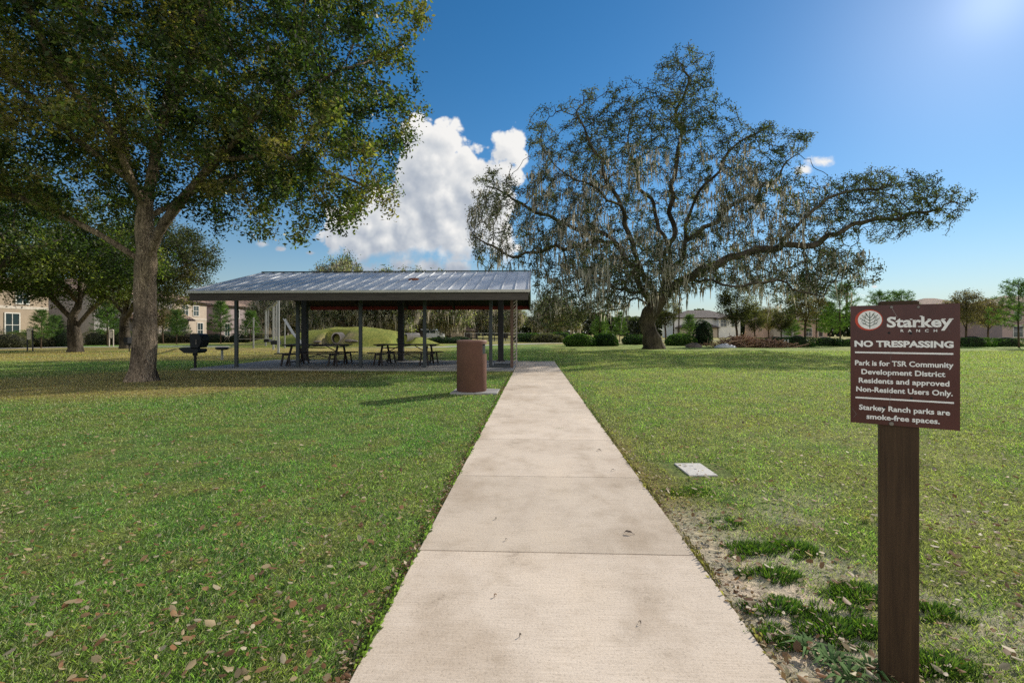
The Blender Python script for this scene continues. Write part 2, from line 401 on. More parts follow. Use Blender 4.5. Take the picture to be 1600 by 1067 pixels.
# ------------------------------------------------------------------ ground sheet
def ground():
    def axis(lim, fine, n):
        a = [0.0]; s = fine
        while a[-1] < lim: a.append(a[-1]+s); s = s*1.045 if a[-1] > 6 else s
        return np.array(a)
    ax = axis(900, .16, 0); xs = np.concatenate([-ax[::-1], ax[1:]]); ys = np.concatenate([-axis(60, .8, 0)[::-1][:-1], axis(1500, .16, 0)])
    X, Y = np.meshgrid(xs, ys); x = X.ravel(); y = Y.ravel()
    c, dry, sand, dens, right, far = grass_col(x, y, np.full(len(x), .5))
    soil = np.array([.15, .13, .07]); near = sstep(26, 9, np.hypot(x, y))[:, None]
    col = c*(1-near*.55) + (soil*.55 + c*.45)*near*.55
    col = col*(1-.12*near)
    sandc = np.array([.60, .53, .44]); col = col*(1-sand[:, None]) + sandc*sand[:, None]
    z = np.zeros(len(x)) - .002 + .02*(fbm(np.stack([x, y], 1)*.5, 2, 5)-.5)*sstep(1.2, 2.5, np.abs(x-.12))*sstep(8, 5, y)
    # play-area mulch
    nx, ny = len(xs), len(ys); idx = np.arange(nx*ny).reshape(ny, nx)
    f = np.stack([idx[:-1,:-1].ravel(), idx[:-1,1:].ravel(), idx[1:,1:].ravel(), idx[1:,:-1].ravel()], 1)
    me = np_mesh("ground", np.stack([x, y, z], 1), f, np.clip(col, 0, 1), True)
    tag(link_mesh("ground", me, M['ground']), kind='structure')
    # mound
    cx, cy = XY(530, 47); xs = np.linspace(cx-13, cx+13, 130); ys = np.linspace(cy-7, cy+7, 70)
    X, Y = np.meshgrid(xs, ys); x = X.ravel(); y = Y.ravel(); h = mound_h(x, y)
    n = fbm(np.stack([x, y], 1)*.8, 3, 9); z = h*(1+.12*(n-.5)) - .03
    g = np.stack([.20+.12*n, .24+.08*n, .06+.02*n], 1)
    px_, py_ = XY(525, 43.2); bare = .8*sstep(2.0, .7, np.hypot((x-px_)*.75, (y-py_)*1.0) + 1.2*(n-.5)); g = g*(1-bare[:,None]) + np.array([.22,.17,.12])*bare[:,None]
    nx, ny = 130, 70; idx = np.arange(nx*ny).reshape(ny, nx)
    f = np.stack([idx[:-1,:-1].ravel(), idx[:-1,1:].ravel(), idx[1:,1:].ravel(), idx[1:,:-1].ravel()], 1)
    me = np_mesh("grass_mound", np.stack([x, y, z], 1), f, g, True)
    tag(link_mesh("grass_mound", me, M['ground']), kind='structure')
ground()

# ------------------------------------------------------------------ grass blades + leaf litter
PADS = [(-11.45, P_R, 15.9, 21.35), (P_L, P_R, -5, 21.5)]
def in_pad(x, y, m=0.0):
    r = np.zeros(len(x), bool)
    for a, b, c, d in PADS: r |= (x > a-m) & (x < b+m) & (y > c-m) & (y < d+m)
    return r
CAN = G(737, 613); COVER = G(1086, 734)

def scatter(n, d0, d1, power, wide=1.32):
    """points in a wedge in front of the path start; density ~ d^-power"""
    u = rng.random(n); q = 2-power
    d = (d0**q + u*(d1**q-d0**q))**(1/q) if abs(q) > 1e-3 else d0*(d1/d0)**u
    s = (rng.random(n)*2-1)*wide
    x = d*(FWD[0]+s*RGT[0]); y = d*(FWD[1]+s*RGT[1]); return x, y, d

def grass():
    n = 1150000
    x, y, d = scatter(n, 1.15, 34, 2.0, 1.75)
    keep = ~in_pad(x, y, -.012)
    keep &= np.hypot(x-CAN.x, y-CAN.y) > .45
    cx = (x-COVER.x); cy = (y-COVER.y); keep &= ~((np.abs(cx) < .27) & (np.abs(cy) < .25))
    fd = field(x, y); keep &= rng.random(n) < fd[6]
    x, y, d = x[keep], y[keep], d[keep]; n = len(x)
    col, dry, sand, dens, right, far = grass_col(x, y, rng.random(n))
    L = (.014 + .022*rng.random(n)**1.5)*(1-.3*dry)*(1+.035*d)
    wd = np.maximum(.0028, .00115*d)*(.7+.6*rng.random(n))
    ang = rng.random(n)*2*PI; lean = .35 + 1.0*rng.random(n)
    dx = np.cos(ang); dy = np.sin(ang)
    h = L*np.cos(lean*.9); o = L*np.sin(lean)
    wa = ang + PI/2 + rng.normal(0, .7, n); wx = np.cos(wa)*wd/2; wy = np.sin(wa)*wd/2
    z0 = np.zeros(n)-.004
    v = np.empty((n, 4, 3))
    v[:,0] = np.stack([x-wx, y-wy, z0], 1); v[:,1] = np.stack([x+wx, y+wy, z0], 1)
    v[:,2] = np.stack([x+wx*.75+dx*o*.45, y+wy*.75+dy*o*.45, z0+h*.62], 1)
    v[:,3] = np.stack([x+dx*o, y+dy*o, z0+h], 1)
    c = np.repeat(col[:,None,:], 4, 1); 
    st = rng.random(n) < (.25+.08*right)*(.4+1.2*fbm(np.stack([x, y], 1)*1.7, 2, 61)); c[st] = np.array([.56,.54,.33])*(.6+.6*rng.random((st.sum(),1,1)))
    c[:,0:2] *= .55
    f = np.arange(n*4).reshape(n, 4)
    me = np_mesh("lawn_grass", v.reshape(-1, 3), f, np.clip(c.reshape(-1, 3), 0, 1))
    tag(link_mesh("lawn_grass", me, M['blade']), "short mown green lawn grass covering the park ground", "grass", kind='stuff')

def leaf_quads(P, L, Wd, nrm, fold, cols, roll=None):
    """curled leaf cards: P (N,3), unit normals nrm"""
    n = len(P); a = rng.normal(size=(n, 3)); t = np.cross(nrm, a); t /= np.linalg.norm(t, axis=1)[:,None]+1e-9; b = np.cross(nrm, t)
    L = np.broadcast_to(L, (n,))[:,None]; Wd = np.broadcast_to(Wd, (n,))[:,None]; fo = np.broadcast_to(fold, (n,))[:,None]
    v = np.empty((n, 4, 3)); v[:,0] = P - t*L/2; v[:,1] = P + b*Wd/2 + nrm*fo*Wd - t*L*.06; v[:,2] = P + t*L/2; v[:,3] = P - b*Wd/2 + nrm*fo*Wd + t*L*.06
    return v.reshape(-1, 3), np.arange(n*4).reshape(n, 4), np.repeat(cols, 4, 0)

def leaf_hex(P, L, Wd, nrm, fold, cols):
    n = len(P); a = rng.normal(size=(n, 3)); t = np.cross(nrm, a); t /= np.linalg.norm(t, axis=1)[:,None]+1e-9; b = np.cross(nrm, t)
    L = L[:,None]; Wd = Wd[:,None]; fo = fold[:,None] if hasattr(fold, 'shape') else fold
    v = np.empty((n, 6, 3)); bow = nrm*L*(.05+.16*rng.random((n,1)))
    v[:,0] = P - t*L*.5 + bow; v[:,3] = P + t*L*.5 + bow*.6
    for k, (tt, ww) in ((1,(-.22,.42)),(2,(.20,.50)),(4,(.24,-.46)),(5,(-.18,-.48))): v[:,k] = P + t*L*tt + b*Wd*ww*(.85+.3*rng.random((n,1))) + nrm*Wd*fo*abs(ww)*2
    f = np.concatenate([np.arange(n)[:,None]*6+np.array([[0,1,2,3]]), np.arange(n)[:,None]*6+np.array([[3,4,5,0]])])
    return v.reshape(-1,3), f, np.repeat(cols, 6, 0)

def litter():
    n = 52000
    x, y, d = scatter(n, 1.2, 40, 1.55)
    p, n1, n2, n3, dry, sand, dens = field(x, y)
    keep = ~in_pad(x, y, .0) & (rng.random(n) < np.clip(.22 + .8*dry + .25*(x > 1) + .12*(x < -.6)*(y < 5) + .35*(n3 > .62) - .12*sand, 0, 1))
    # a few on concrete edges
    x, y, d, dry = x[keep], y[keep], d[keep], dry[keep]; n = len(x)
    pal = np.array([[.34,.20,.10],[.26,.13,.06],[.40,.30,.17],[.46,.38,.25],[.20,.11,.06]])
    w = rng.random(n); k = np.where(w<.22,0,np.where(w<.38,1,np.where(w<.68,2,np.where(w<.9,3,4))))
    c = pal[k]*(.7+.5*rng.random((n,1)))
    nr = np.stack([rng.normal(0,.35,n), rng.normal(0,.35,n), np.ones(n)], 1); nr /= np.linalg.norm(nr, axis=1)[:,None]
    big = rng.random(n) < .20
    L = np.where(big, .030+.022*rng.random(n), .012+.018*rng.random(n))*(1+.012*d); P = np.stack([x, y, .016+.014*rng.random(n)], 1)
    v, f, c = leaf_hex(P, L, L*(.40+.22*rng.random(n)), nr, .25*rng.random(n), c)
    me = np_mesh("leaf_litter", v, f, c)
    tag(link_mesh("leaf_litter", me, M['litter']), "small tan and brown dry leaves scattered over the lawn", "leaf litter", kind='stuff')
    # strip of leaves and crumbs at path edges
    n = 4600
    y = 1.2+14.5*rng.random(n)**1.6; side = rng.random(n) < .62
    x = np.where(side, P_L-np.abs(rng.normal(0,.045,n)), P_R+np.abs(rng.normal(0,.075,n)))
    c = pal[rng.integers(0,5,n)]*(.45+.6*rng.random((n,1)))
    nr = np.stack([rng.normal(0,.4,n), rng.normal(0,.4,n), np.ones(n)], 1); nr /= np.linalg.norm(nr, axis=1)[:,None]
    L = .012+.03*rng.random(n)**2
    v, f, c = leaf_quads(np.stack([x, y, .012+.015*rng.random(n)], 1), L, L*.5, nr, .1, c)
    me = np_mesh("edge_litter", v, f, c)
    tag(link_mesh("edge_litter", me, M['litter']), "line of dry leaf crumbs gathered along both path edges", "leaf litter", kind='stuff')
def fringe():
    n = 8000; y = 1.0+15*rng.random(n)**1.7; side = rng.random(n) < .58; f_ = fbm(np.stack([y*3, side*7.0], 1), 3, 87)
    kp = (rng.random(n) < sstep(.35, .62, f_)) ; y = y[kp]; side = side[kp]; n = len(y)
    x = np.where(side, P_L-.004-.03*rng.random(n), P_R+.004+.04*rng.random(n)); dirx = np.where(side, 1, -1)
    L = .015+.026*rng.random(n); o = L*(.35+.6*rng.random(n)); h = np.sqrt(np.maximum(L*L-o*o, 1e-6))+.012; wd = np.maximum(.003, .0011*y)/2; dy = rng.normal(0, .5, n)*o
    v = np.empty((n,4,3)); z = np.zeros(n); v[:,0] = np.stack([x, y-wd, z], 1); v[:,1] = np.stack([x, y+wd, z], 1); v[:,2] = np.stack([x+dirx*o*.5, y+wd*.8+dy*.5, z+h], 1); v[:,3] = np.stack([x+dirx*o, y+dy, z+h*.8+.008], 1)
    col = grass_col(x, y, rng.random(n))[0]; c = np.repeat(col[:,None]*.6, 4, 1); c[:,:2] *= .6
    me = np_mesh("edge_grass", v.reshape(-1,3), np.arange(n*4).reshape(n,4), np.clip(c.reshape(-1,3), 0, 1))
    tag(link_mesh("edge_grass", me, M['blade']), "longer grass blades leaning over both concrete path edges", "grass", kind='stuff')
grass(); litter(); fringe()

# ------------------------------------------------------------------ path, slab, far paths
JN = [(660,868,'main'),]
def path():
    # joints by depth along the path (panel length 1.5 m)
    y = -3.08; ys = [y]
    while y + 1.46 < 21.0: y += 1.46; ys.append(y)
    ys += [21.35]
    g = .006; b = MB()
    for a, c in zip(ys[:-1], ys[1:]):
        b.box(P_L, P_R, a+g/2, c-g/2, -.12, .022, .003)
    tag(b.build("path", M['path']), kind='structure')
    b = MB(); b.box(P_L+.01, P_R-.01, -3.0, 21.3, -.14, .008); tag(b.build("path_joint_filler", M['groove']), kind='structure')
    # shallow tooled lines between the joints
    # pavilion slab: panels
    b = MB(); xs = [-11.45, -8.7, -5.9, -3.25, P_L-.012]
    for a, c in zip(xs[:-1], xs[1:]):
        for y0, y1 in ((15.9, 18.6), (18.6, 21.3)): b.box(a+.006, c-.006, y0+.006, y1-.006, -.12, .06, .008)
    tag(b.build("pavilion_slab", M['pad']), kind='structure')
    # far curving footpaths
    def ribbon(name, pts, w, z):
        v = []; f = []
        for i, (x, y) in enumerate(pts):
            p = Vector((x, y)); q = Vector(pts[min(i+1, len(pts)-1)]) - Vector(pts[max(i-1, 0)]); q.normalize(); nrm = Vector((-q.y, q.x))
            v += [(*(p-nrm*w/2), z), (*(p+nrm*w/2), z)]
            if i: f.append((2*i-2, 2*i-1, 2*i+1, 2*i))
        mb = MB(); mb.add(v, f); return tag(mb.build(name, M['far_path']), kind='structure')
    ribbon("far_path", [XY(px, d) for px, d in ((-260, 33), (-100, 36), (0, 38.5), (105, 42.5), (250, 45), (420, 44), (560, 42.3), (680, 42.6), (760, 49), (850, 58), (1000, 63))], 1.9, .016)
    # road beyond the park on the far side
    b = MB(); b.box(-90, 160, 78, 84, .012, .02); tag(b.build("road", m_plain("asphalt", (.06,.06,.06), .9)), kind='structure')
path()

# ------------------------------------------------------------------ tree generator
def resample(pts, D, wob, seed):
    P = [Vector(p) for p in pts]; out = [P[0]]; n = len(P)
    def cr(p0, p1, p2, p3, t):
        return .5*((2*p1)+(-p0+p2)*t+(2*p0-5*p1+4*p2-p3)*t*t+(-p0+3*p1-3*p2+p3)*t**3)
    for i in range(n-1):
        a = P[max(i-1,0)]; b = P[i]; c = P[i+1]; d = P[min(i+2,n-1)]
        k = max(1, int((c-b).length/D))
        for j in range(1, k+1): out.append(cr(a, b, c, d, j/k))
    A = np.array(out)
    nz = np.stack([vnoise(A*.9, seed+k) for k in range(3)], 1)-.5
    A[1:] += (nz[1:]-nz[0])*wob*np.minimum(1, np.arange(1, len(A))/4)[:,None]
    return A

def grow(att, limbs, D, di, dk, iters, jit=.25, grav=0.0, seed=1, wob=.3, maxn=9000):
    """limbs: list of (start_index_or_None, points). Space colonisation from the limbs into attractors."""
    r = np.random.default_rng(seed)
    pos = np.zeros((maxn, 3)); par = np.full(maxn, -1, int); cc = np.zeros(maxn, int); n = 0
    for li, (start, pts) in enumerate(limbs):
        A = resample(pts, D, wob, seed+li*7)
        if start is None: prev = -1
        else:
            prev = int(np.argmin(np.linalg.norm(pos[:n]-A[0], axis=1))); A = A[1:]
        for p in A:
            pos[n] = p; par[n] = prev
            if prev >= 0: cc[prev] += 1
            prev = n; n += 1
    best = np.full(len(att), 1e9); bi = np.zeros(len(att), int)
    def upd(a, b):
        nonlocal best, bi
        for s in range(a, b, 256):
            e = min(b, s+256); dd = np.linalg.norm(att[:,None,:]-pos[None,s:e,:], axis=2); k = dd.argmin(1); dm = dd[np.arange(len(att)), k]
            m = dm < best; best[m] = dm[m]; bi[m] = k[m]+s
    upd(0, n); alive = best > dk
    att = att[alive]; best = best[alive]; bi = bi[alive]
    for it in range(iters):
        if len(att) == 0 or n > maxn-600: break
        act = best < di
        if act.sum() == 0: act = best < best.min()*1.15
        ids = bi[act]; v = att[act]-pos[ids]; v /= np.linalg.norm(v, axis=1)[:,None]+1e-9
        u, inv = np.unique(ids, return_inverse=True); s = np.zeros((len(u),3)); np.add.at(s, inv, v)
        s /= np.linalg.norm(s, axis=1)[:,None]+1e-9; s += r.normal(0, jit, s.shape); s[:,2] += grav
        s /= np.linalg.norm(s, axis=1)[:,None]+1e-9
        ok = cc[u] < 4; u = u[ok]; s = s[ok]
        if len(u) == 0: break
        m = min(len(u), maxn-n-1); pos[n:n+m] = pos[u[:m]]+s[:m]*D; par[n:n+m] = u[:m]; cc[u[:m]] += 1
        n0 = n; n += m; upd(n0, n); al = best > dk; att = att[al]; best = best[al]; bi = bi[al]
    return pos[:n].copy(), par[:n].copy()

def radii(par, r_tip, r_trunk):
    n = len(par); tips = np.ones(n); cnt = np.zeros(n)
    for i in range(n-1, -1, -1):
        if cnt[i] > 0: tips[i] = cnt[i]
        if par[i] >= 0: cnt[par[i]] += tips[i]
    e = math.log(max(tips[0], 2))/math.log(r_trunk/r_tip)
    return r_tip*tips**(1/e), tips

def tubes(pos, par, rad, flare=0.0, minr=0.0, gn=0.0):
    n = len(pos); ch = [[] for _ in range(n)]
    for i in range(n):
        if par[i] >= 0: ch[par[i]].append(i)
    vs, fs = [], []; nv = 0
    stack = [0]; chains = []
    while stack:
        s = stack.pop(); c = [s]
        if par[s] >= 0: c = [par[s], s]
        cur = s
        while ch[cur]:
            k = sorted(ch[cur], key=lambda q: -rad[q]); stack.extend(k[1:]); cur = k[0]; c.append(cur)
        chains.append(c)
    for c in chains:
        P = pos[c]; R = rad[c].copy()
        if par[c[0]] >= 0 or len(c) > 1 and c[0] != 0: R[0] = min(R[0], R[1]*1.15)
        if len(c) < 2 or R[1:].max() < minr: continue
        rm = R.max(); k = 20 if rm > .35 else 10 if rm > .12 else 6 if rm > .04 else 3
        T = np.gradient(P, axis=0); T /= np.linalg.norm(T, axis=1)[:,None]+1e-9
        u = np.cross(T[0], [0.31,.2,.93]) if abs(T[0][2]) < .8 else np.cross(T[0], [1,.1,0]); u /= np.linalg.norm(u)
        ang = np.arange(k)*2*PI/k; ring = []
        for j in range(len(c)):
            u = u - T[j]*np.dot(u, T[j]); u /= np.linalg.norm(u)+1e-9; w = np.cross(T[j], u)
            rr = R[j]
            rk = np.full(k, rr)
            if k >= 10:
                z = P[j][2]
                if flare > 0 and c[0] == 0: rk = rk*(1+flare*math.exp(-max(z,0)/(.45*R[0]+.12))*(1+.45*np.sin(ang*5+1)+.2*np.sin(ang*3)))
                rk = rk*(1+gn*(vnoise(np.stack([np.cos(ang)*1.6, np.sin(ang)*1.6, np.full(k, j*.25)], 1)+c[0], 5)-.5)*2)
            ring.append(P[j]+u*(np.cos(ang)*rk)[:,None]+w*(np.sin(ang)*rk)[:,None])
        vs.append(np.concatenate(ring)); m = len(c); a = np.arange(k); b = (a+1)%k
        for j in range(m-1): fs.append(np.stack([nv+j*k+a, nv+j*k+b, nv+(j+1)*k+b, nv+(j+1)*k+a], 1))
        nv += m*k
    return np.concatenate(vs), np.concatenate(fs)

def leaves_for(pos, par, tips, count, spread, L, ratio, pal, maxtips=6, up=.3, zlo=None, clump=.5, seed=3):
    r = np.random.default_rng(seed); tw = np.where(tips <= maxtips)[0]
    w = (.3+fbm(pos[tw]*clump, 2, seed)**2*3); w /= w.sum(); k = r.choice(tw, count, p=w)
    t = r.random(count)[:,None]; pp = pos[np.maximum(par[k], 0)]
    P = pos[k]*(1-t)+pp*t + r.normal(0, spread, (count,3))
    nr = r.normal(size=(count,3)); nr[:,2] = nr[:,2]+up*np.sign(nr[:,2]); nr /= np.linalg.norm(nr, axis=1)[:,None]
    pal = np.array(pal); cl = vnoise(pos[k]*.8, seed+5); q = np.clip(cl*2.0-.52+r.normal(0, .22, count), 0, .999)*(len(pal)-1)  # clump noise paints sunlit and darker clumps into the leaf colour
    i = q.astype(int); f = (q-i)[:,None]; c = pal[i]*(1-f)+pal[i+1]*f; c = c*(.40+1.25*r.random((count,1))**1.6)
    Ls = L*(.6+.8*r.random(count))
    return leaf_quads(P, Ls, Ls*ratio, nr, .1, np.clip(c, 0, 1))

def moss_for(pos, par, rad, count, Lm, Wm, col, rmin, rmax, seed=5, zmin=1.5, gmask=None, per=5):
    r = np.random.default_rng(seed); ok = (rad > rmin) & (rad < rmax) & (pos[:,2] > zmin)
    if gmask is not None: ok &= gmask(pos)
    idx = np.where(ok)[0]; w = sstep(.35,.75, fbm(pos[idx]*.35, 2, seed))+.16; w /= w.sum()
    cl = r.choice(idx, count//per, p=w); k = np.repeat(cl, per); n = len(k); P = pos[k]+r.normal(0, .16, (n,3))*np.array([1,1,.4])
    lc = np.repeat(r.exponential(.5, count//per)+.35, per)
    L = Lm*np.clip(lc*(.5+.8*r.random(n)), .1, 2.6); L = np.minimum(L, np.maximum(P[:,2]-.9, .1)); Wd = Wm*(.5+r.random(n))
    a = r.random(n)*PI; dx = np.cos(a); dy = np.sin(a); S = 4
    v = np.empty((n, S+1, 2, 3)); sx = np.zeros(n); sy = np.zeros(n)
    for s in range(S+1):
        t = s/S; wv = Wd*np.array([.55, 1, .85, .5, .12])[s]/2*(.7+.6*r.random(n)); sx = sx+r.normal(0, .035, n)*L; sy = sy+r.normal(0,.035,n)*L
        cx = P[:,0]+sx; cy = P[:,1]+sy; z = P[:,2]-L*t
        v[:,s,0] = np.stack([cx-dx*wv, cy-dy*wv, z], 1); v[:,s,1] = np.stack([cx+dx*wv, cy+dy*wv, z], 1)
    base = (np.arange(n)*(S+1)*2)[:,None]; f = []
    for s in range(S): f.append(base+np.array([[2*s, 2*s+1, 2*s+3, 2*s+2]]))
    c = np.array(col)*(.55+.9*r.random((n,1))); c = np.repeat(c, (S+1)*2, 0)
    return v.reshape(-1,3), np.concatenate(f), np.clip(c, 0, 1)

def make_tree(name, root_loc, P, par, r_tip, r_trunk, leaf, bark, leafmat, label, cat, group=None, moss=None, flare=.35, minr=0, gn=.05, rot=0, crown_name="crown"):
    rad, tips = radii(par, r_tip, r_trunk); rad = np.maximum(rad, minr); rad[1:] *= 1+.34*(vnoise(P[1:]*2.6, 77)-.5)
    r = empty(name, root_loc, rot, label, cat, group)
    v, f = tubes(P, par, rad, flare, 0, gn); link_mesh("trunk", np_mesh("trunk", v, f, None, True), bark, r)
    v, f, c = leaves_for(P, par, tips, **leaf); link_mesh(crown_name, np_mesh(crown_name, v, f, c), leafmat, r)
    if moss:
        v, f, c = moss_for(P, par, rad, **moss); link_mesh("hanging_moss", np_mesh("hanging_moss", v, f, c), M['moss'], r)
    return r

def ell_pts(n, blobs, seed, thr=.42, fs=.35, shell=.0):
    r = np.random.default_rng(seed); out = []
    vol = np.array([b[3]*b[4]*b[5] for b in blobs], float); vol /= vol.sum()
    for b, w in zip(blobs, vol):
        m = int(n*w*2.2)+10; q = r.normal(size=(m,3)); q /= np.linalg.norm(q, axis=1)[:,None]; q *= (shell+(1-shell)*r.random((m,1)))**(1/2.4)
        out.append(np.array(b[:3])+q*np.array(b[3:6]))
    A = np.concatenate(out); A = A[fbm(A*fs, 2, seed) > thr]; r.shuffle(A); return A[:n]

PAL_OAK = [(.028,.050,.016),(.045,.075,.022),(.075,.115,.030),(.13,.165,.045),(.20,.215,.065),(.24,.20,.075)]
PAL_GREY = [(.045,.056,.030),(.065,.078,.042),(.09,.10,.055),(.12,.122,.072),(.15,.13,.08)]

# ---- near oak on the left
def near_oak():
    bx, by = XY(222, 12.8)
    L = lambda *p: [(a-bx if False else a, b, c) for a, b, c in p]
    # local coordinates relative to the trunk base; +x right, +y away
    limbs = [
        (None, [(0,0,-.1),(.05,0,1.2),(-.02,.05,2.6),(.0,.05,3.5),(-.05,.1,4.3),(.1,.2,6.0),(.5,.3,8.2),(.6,.1,11.0)]),
        (1, [(0.05,.03,3.0),(.55,-.1,3.75),(1.2,-.2,4.6),(2.3,-.3,5.6),(3.6,-.5,6.6),(5.2,-.4,7.6)]),
        (1, [(-.02,.04,3.1),(-.9,-.25,3.75),(-2.1,-.6,4.35),(-3.6,-.9,5.0),(-5.2,-1.0,5.9)]),
        (1, [(-.02,.1,4.4),(-.8,.7,5.8),(-1.8,1.6,7.4),(-2.8,2.4,9.2)]),
        (1, [(0,.1,4.2),(.5,1.3,5.4),(1.3,2.9,6.6),(2.2,4.4,7.6)]),
        (1, [(0,.05,4.6),(.2,-1.1,5.8),(.1,-2.6,7.2),(.4,-4.0,8.6)]),
        (1, [(.1,.2,6.0),(1.2,-.3,7.4),(2.4,-1.0,9.2),(3.2,-1.2,11.2)]),
        (1, [(-.05,.1,4.9),(-1.3,-1.0,6.4),(-2.8,-2.1,8.0)]),
        (1, [(2.3,-.3,5.6),(3.4,.3,5.9),(4.6,.8,5.7),(5.6,.9,5.2)]),
    ]
    blobs = [(0,0,8.6,6.0,5.8,4.6),(4.4,-.2,8.6,3.5,4.0,3.9),(4.6,.1,5.6,2.4,3.0,1.7),(2.3,-2.0,6.6,2.6,2.6,1.9),(-4.2,-.6,7.0,3.6,4.2,3.2),(-1.5,-2.8,7.0,3.2,2.6,2.1),(0,2.9,6.4,4.4,2.7,2.2),(1.0,-.5,11.4,5.2,5.0,3.0),(3.9,-.6,4.2,1.8,1.9,1.0),(5.3,-.2,4.6,1.4,1.8,1.0),(-2.6,1,5.4,2.4,2.4,1.1),(5.6,.2,9.6,2.0,2.6,2.6)]
    A = ell_pts(7000, blobs, 11, .43, .5)
    A = A[~((np.hypot(A[:,0], A[:,1]) < 1.3) & (A[:,2] < 5.0))]
    P, par = grow(A, limbs, .26, 2.2, .34, 70, .22, 0, 11, .22, 16000)
    print('near oak nodes', len(P))
    make_tree("oak_tree", (bx, by, 0), P, par, .0055, .262,
        dict(count=235000, spread=.125, L=.104, ratio=.5, pal=PAL_OAK, maxtips=6, clump=.9, seed=4),
        M['bark'], M['leaf'], "large leafy green oak with sunlit bark nearest on the left lawn", "tree", "oak trees on the left lawn", flare=.45, gn=.06)
near_oak()

# ---- huge mossy live oak on the right
def big_oak():
    D0 = 38.5; base = W(1022, 545, D0); base.z = 0
    def wp(px, py, dd=0):
        v = W(px, py, D0+dd); return (v.x-base.x, v.y-base.y, max(v.z, -.1))
    tr = [(0,0,-.1), wp(1021,525), wp(1020,505), wp(1022,488), wp(1030,470), wp(1040,455)]
    limbs = [
        (None, tr + [wp(1048,430,.5), wp(1052,380,1), wp(1060,320,1), wp(1062,250,.5), wp(1066,190,0), wp(1078,120,0), wp(1068,86,0)]),
        (1, [wp(1030,470), wp(1012,430,-1), wp(1000,390,-2), wp(985,345,-2.5), wp(965,312,-3), wp(945,270,-3), wp(925,220,-3), wp(905,175,-3)]),
        (1, [wp(1040,455), wp(1065,415,-1), wp(1078,372,-2), wp(1095,330,-2), wp(1122,285,-3), wp(1150,245,-3), wp(1190,215,-3)]),
        (1, [wp(1035,462), wp(1070,432,-1.5), wp(1110,408,-3), wp(1160,392,-3), wp(1215,382,-3), wp(1262,377,-3), wp(1300,355,-3), wp(1345,342,-3), wp(1400,330,-3), wp(1460,318,-3)]),
        (1, [wp(1035,465), wp(1075,446,-3), wp(1108,438,-5), wp(1128,450,-6), wp(1165,446,-7), wp(1205,440,-7), wp(1245,455,-7), wp(1290,462,-7)]),
        (1, [wp(1025,475), wp(990,420,0), wp(955,380,1), wp(925,362,1), wp(880,352,1), wp(835,335,1), wp(790,310,1), wp(765,290,1)]),
        (1, [wp(1022,480), wp(985,460,-3), wp(945,445,-5), wp(905,455,-6), wp(870,470,-7), wp(845,495,-7)]),
        (1, [wp(955,380,1), wp(905,382,0), wp(860,395,-1), wp(810,400,-2), wp(765,385,-2), wp(740,365,-2)]),
        (1, [wp(1030,470), wp(1015,440,4), wp(990,410,8), wp(960,390,11), wp(930,350,13)]),
        (1, [wp(1035,465), wp(1080,440,4), wp(1130,410,8), wp(1180,380,11)]),
        (1, [wp(1035,460), wp(1040,420,-4), wp(1035,380,-8), wp(1020,330,-11)]),
        (1, [wp(1028,472), wp(1000,450,-4), wp(960,430,-8), wp(925,415,-12), wp(890,420,-14)]),
        (1, [wp(1048,430,.5), wp(1030,350,2), wp(1000,290,3), wp(985,220,3), wp(980,160,3)]),
        (1, [wp(1078,372,-2), wp(1120,345,-2), wp(1170,310,-1), wp(1220,280,0), wp(1250,240,0)]),
        (1, [wp(1215,382,-3), wp(1255,340,-4), wp(1300,310,-4), wp(1350,295,-4), wp(1400,285,-4)]),
        (1, [wp(985,345,-2.5), wp(940,310,-4), wp(890,280,-5), wp(850,240,-5), wp(835,200,-5)]),
        (1, [wp(1022,485), wp(990,478,2), wp(950,490,5), wp(900,505,7), wp(860,520,8), wp(838,512,9)]),
    ]
    poly = np.array([(727,352),(738,300),(752,268),(775,266),(795,262),(815,292),(836,262),(826,222),(822,185),(848,172),(872,168),(905,150),(925,140),(948,138),(972,128),(985,150),(1002,142),(1022,128),(1034,92),(1058,80),(1084,90),(1110,108),(1108,150),(1128,172),(1132,200),(1160,204),(1190,195),(1215,215),(1262,212),(1258,238),(1244,262),(1290,282),(1340,268),(1400,264),(1420,290),(1460,296),(1490,318),(1488,345),(1470,366),(1430,360),(1398,378),(1350,368),(1300,380),(1338,420),(1330,440),(1292,448),(1262,472),(1238,500),(1215,470),(1165,455),(1110,450),(1060,462),(1000,472),(975,500),(935,505),(890,515),(850,525),(835,480),(820,470),(790,430),(752,422),(740,396)], float)
    from_x, to_x = poly[:,0].min(), poly[:,0].max(); r = np.random.default_rng(5)
    q = np.stack([r.uniform(from_x, to_x, 60000), r.uniform(78, 528, 60000)], 1)
    ins = np.zeros(len(q), bool); dist = np.full(len(q), 1e9); m = len(poly)
    for i in range(m):
        a = poly[i]; b = poly[(i+1)%m]
        c = ((a[1] > q[:,1]) != (b[1] > q[:,1])) & (q[:,0] < (b[0]-a[0])*(q[:,1]-a[1])/(b[1]-a[1]+1e-12)+a[0]); ins ^= c
        ab = b-a; t = np.clip(((q-a)@ab)/(ab@ab), 0, 1); dist = np.minimum(dist, np.linalg.norm(q-(a+t[:,None]*ab), axis=1))
    q = q[ins]; dist = dist[ins]/20.0; T = np.minimum(10.5, np.sqrt(dist*7.5)+.3); dd = (r.random(len(q))**.8)*np.sign(r.random(len(q))-.5)*T
    # keep attractors inside, project about the tree's own depth
    A = np.array([wp(a, b, 0) for a, b in q]); s = (D0+dd)/D0
    fw = np.array([FWD[0], FWD[1], 0]); A = A + fw*dd[:,None]
    # taller parts stay over the trunk plane
    A = A[fbm(A*.30, 2, 8) > .44]
    w = np.random.default_rng(2).permutation(len(A))[:8200]; A = A[w]
    ex = []
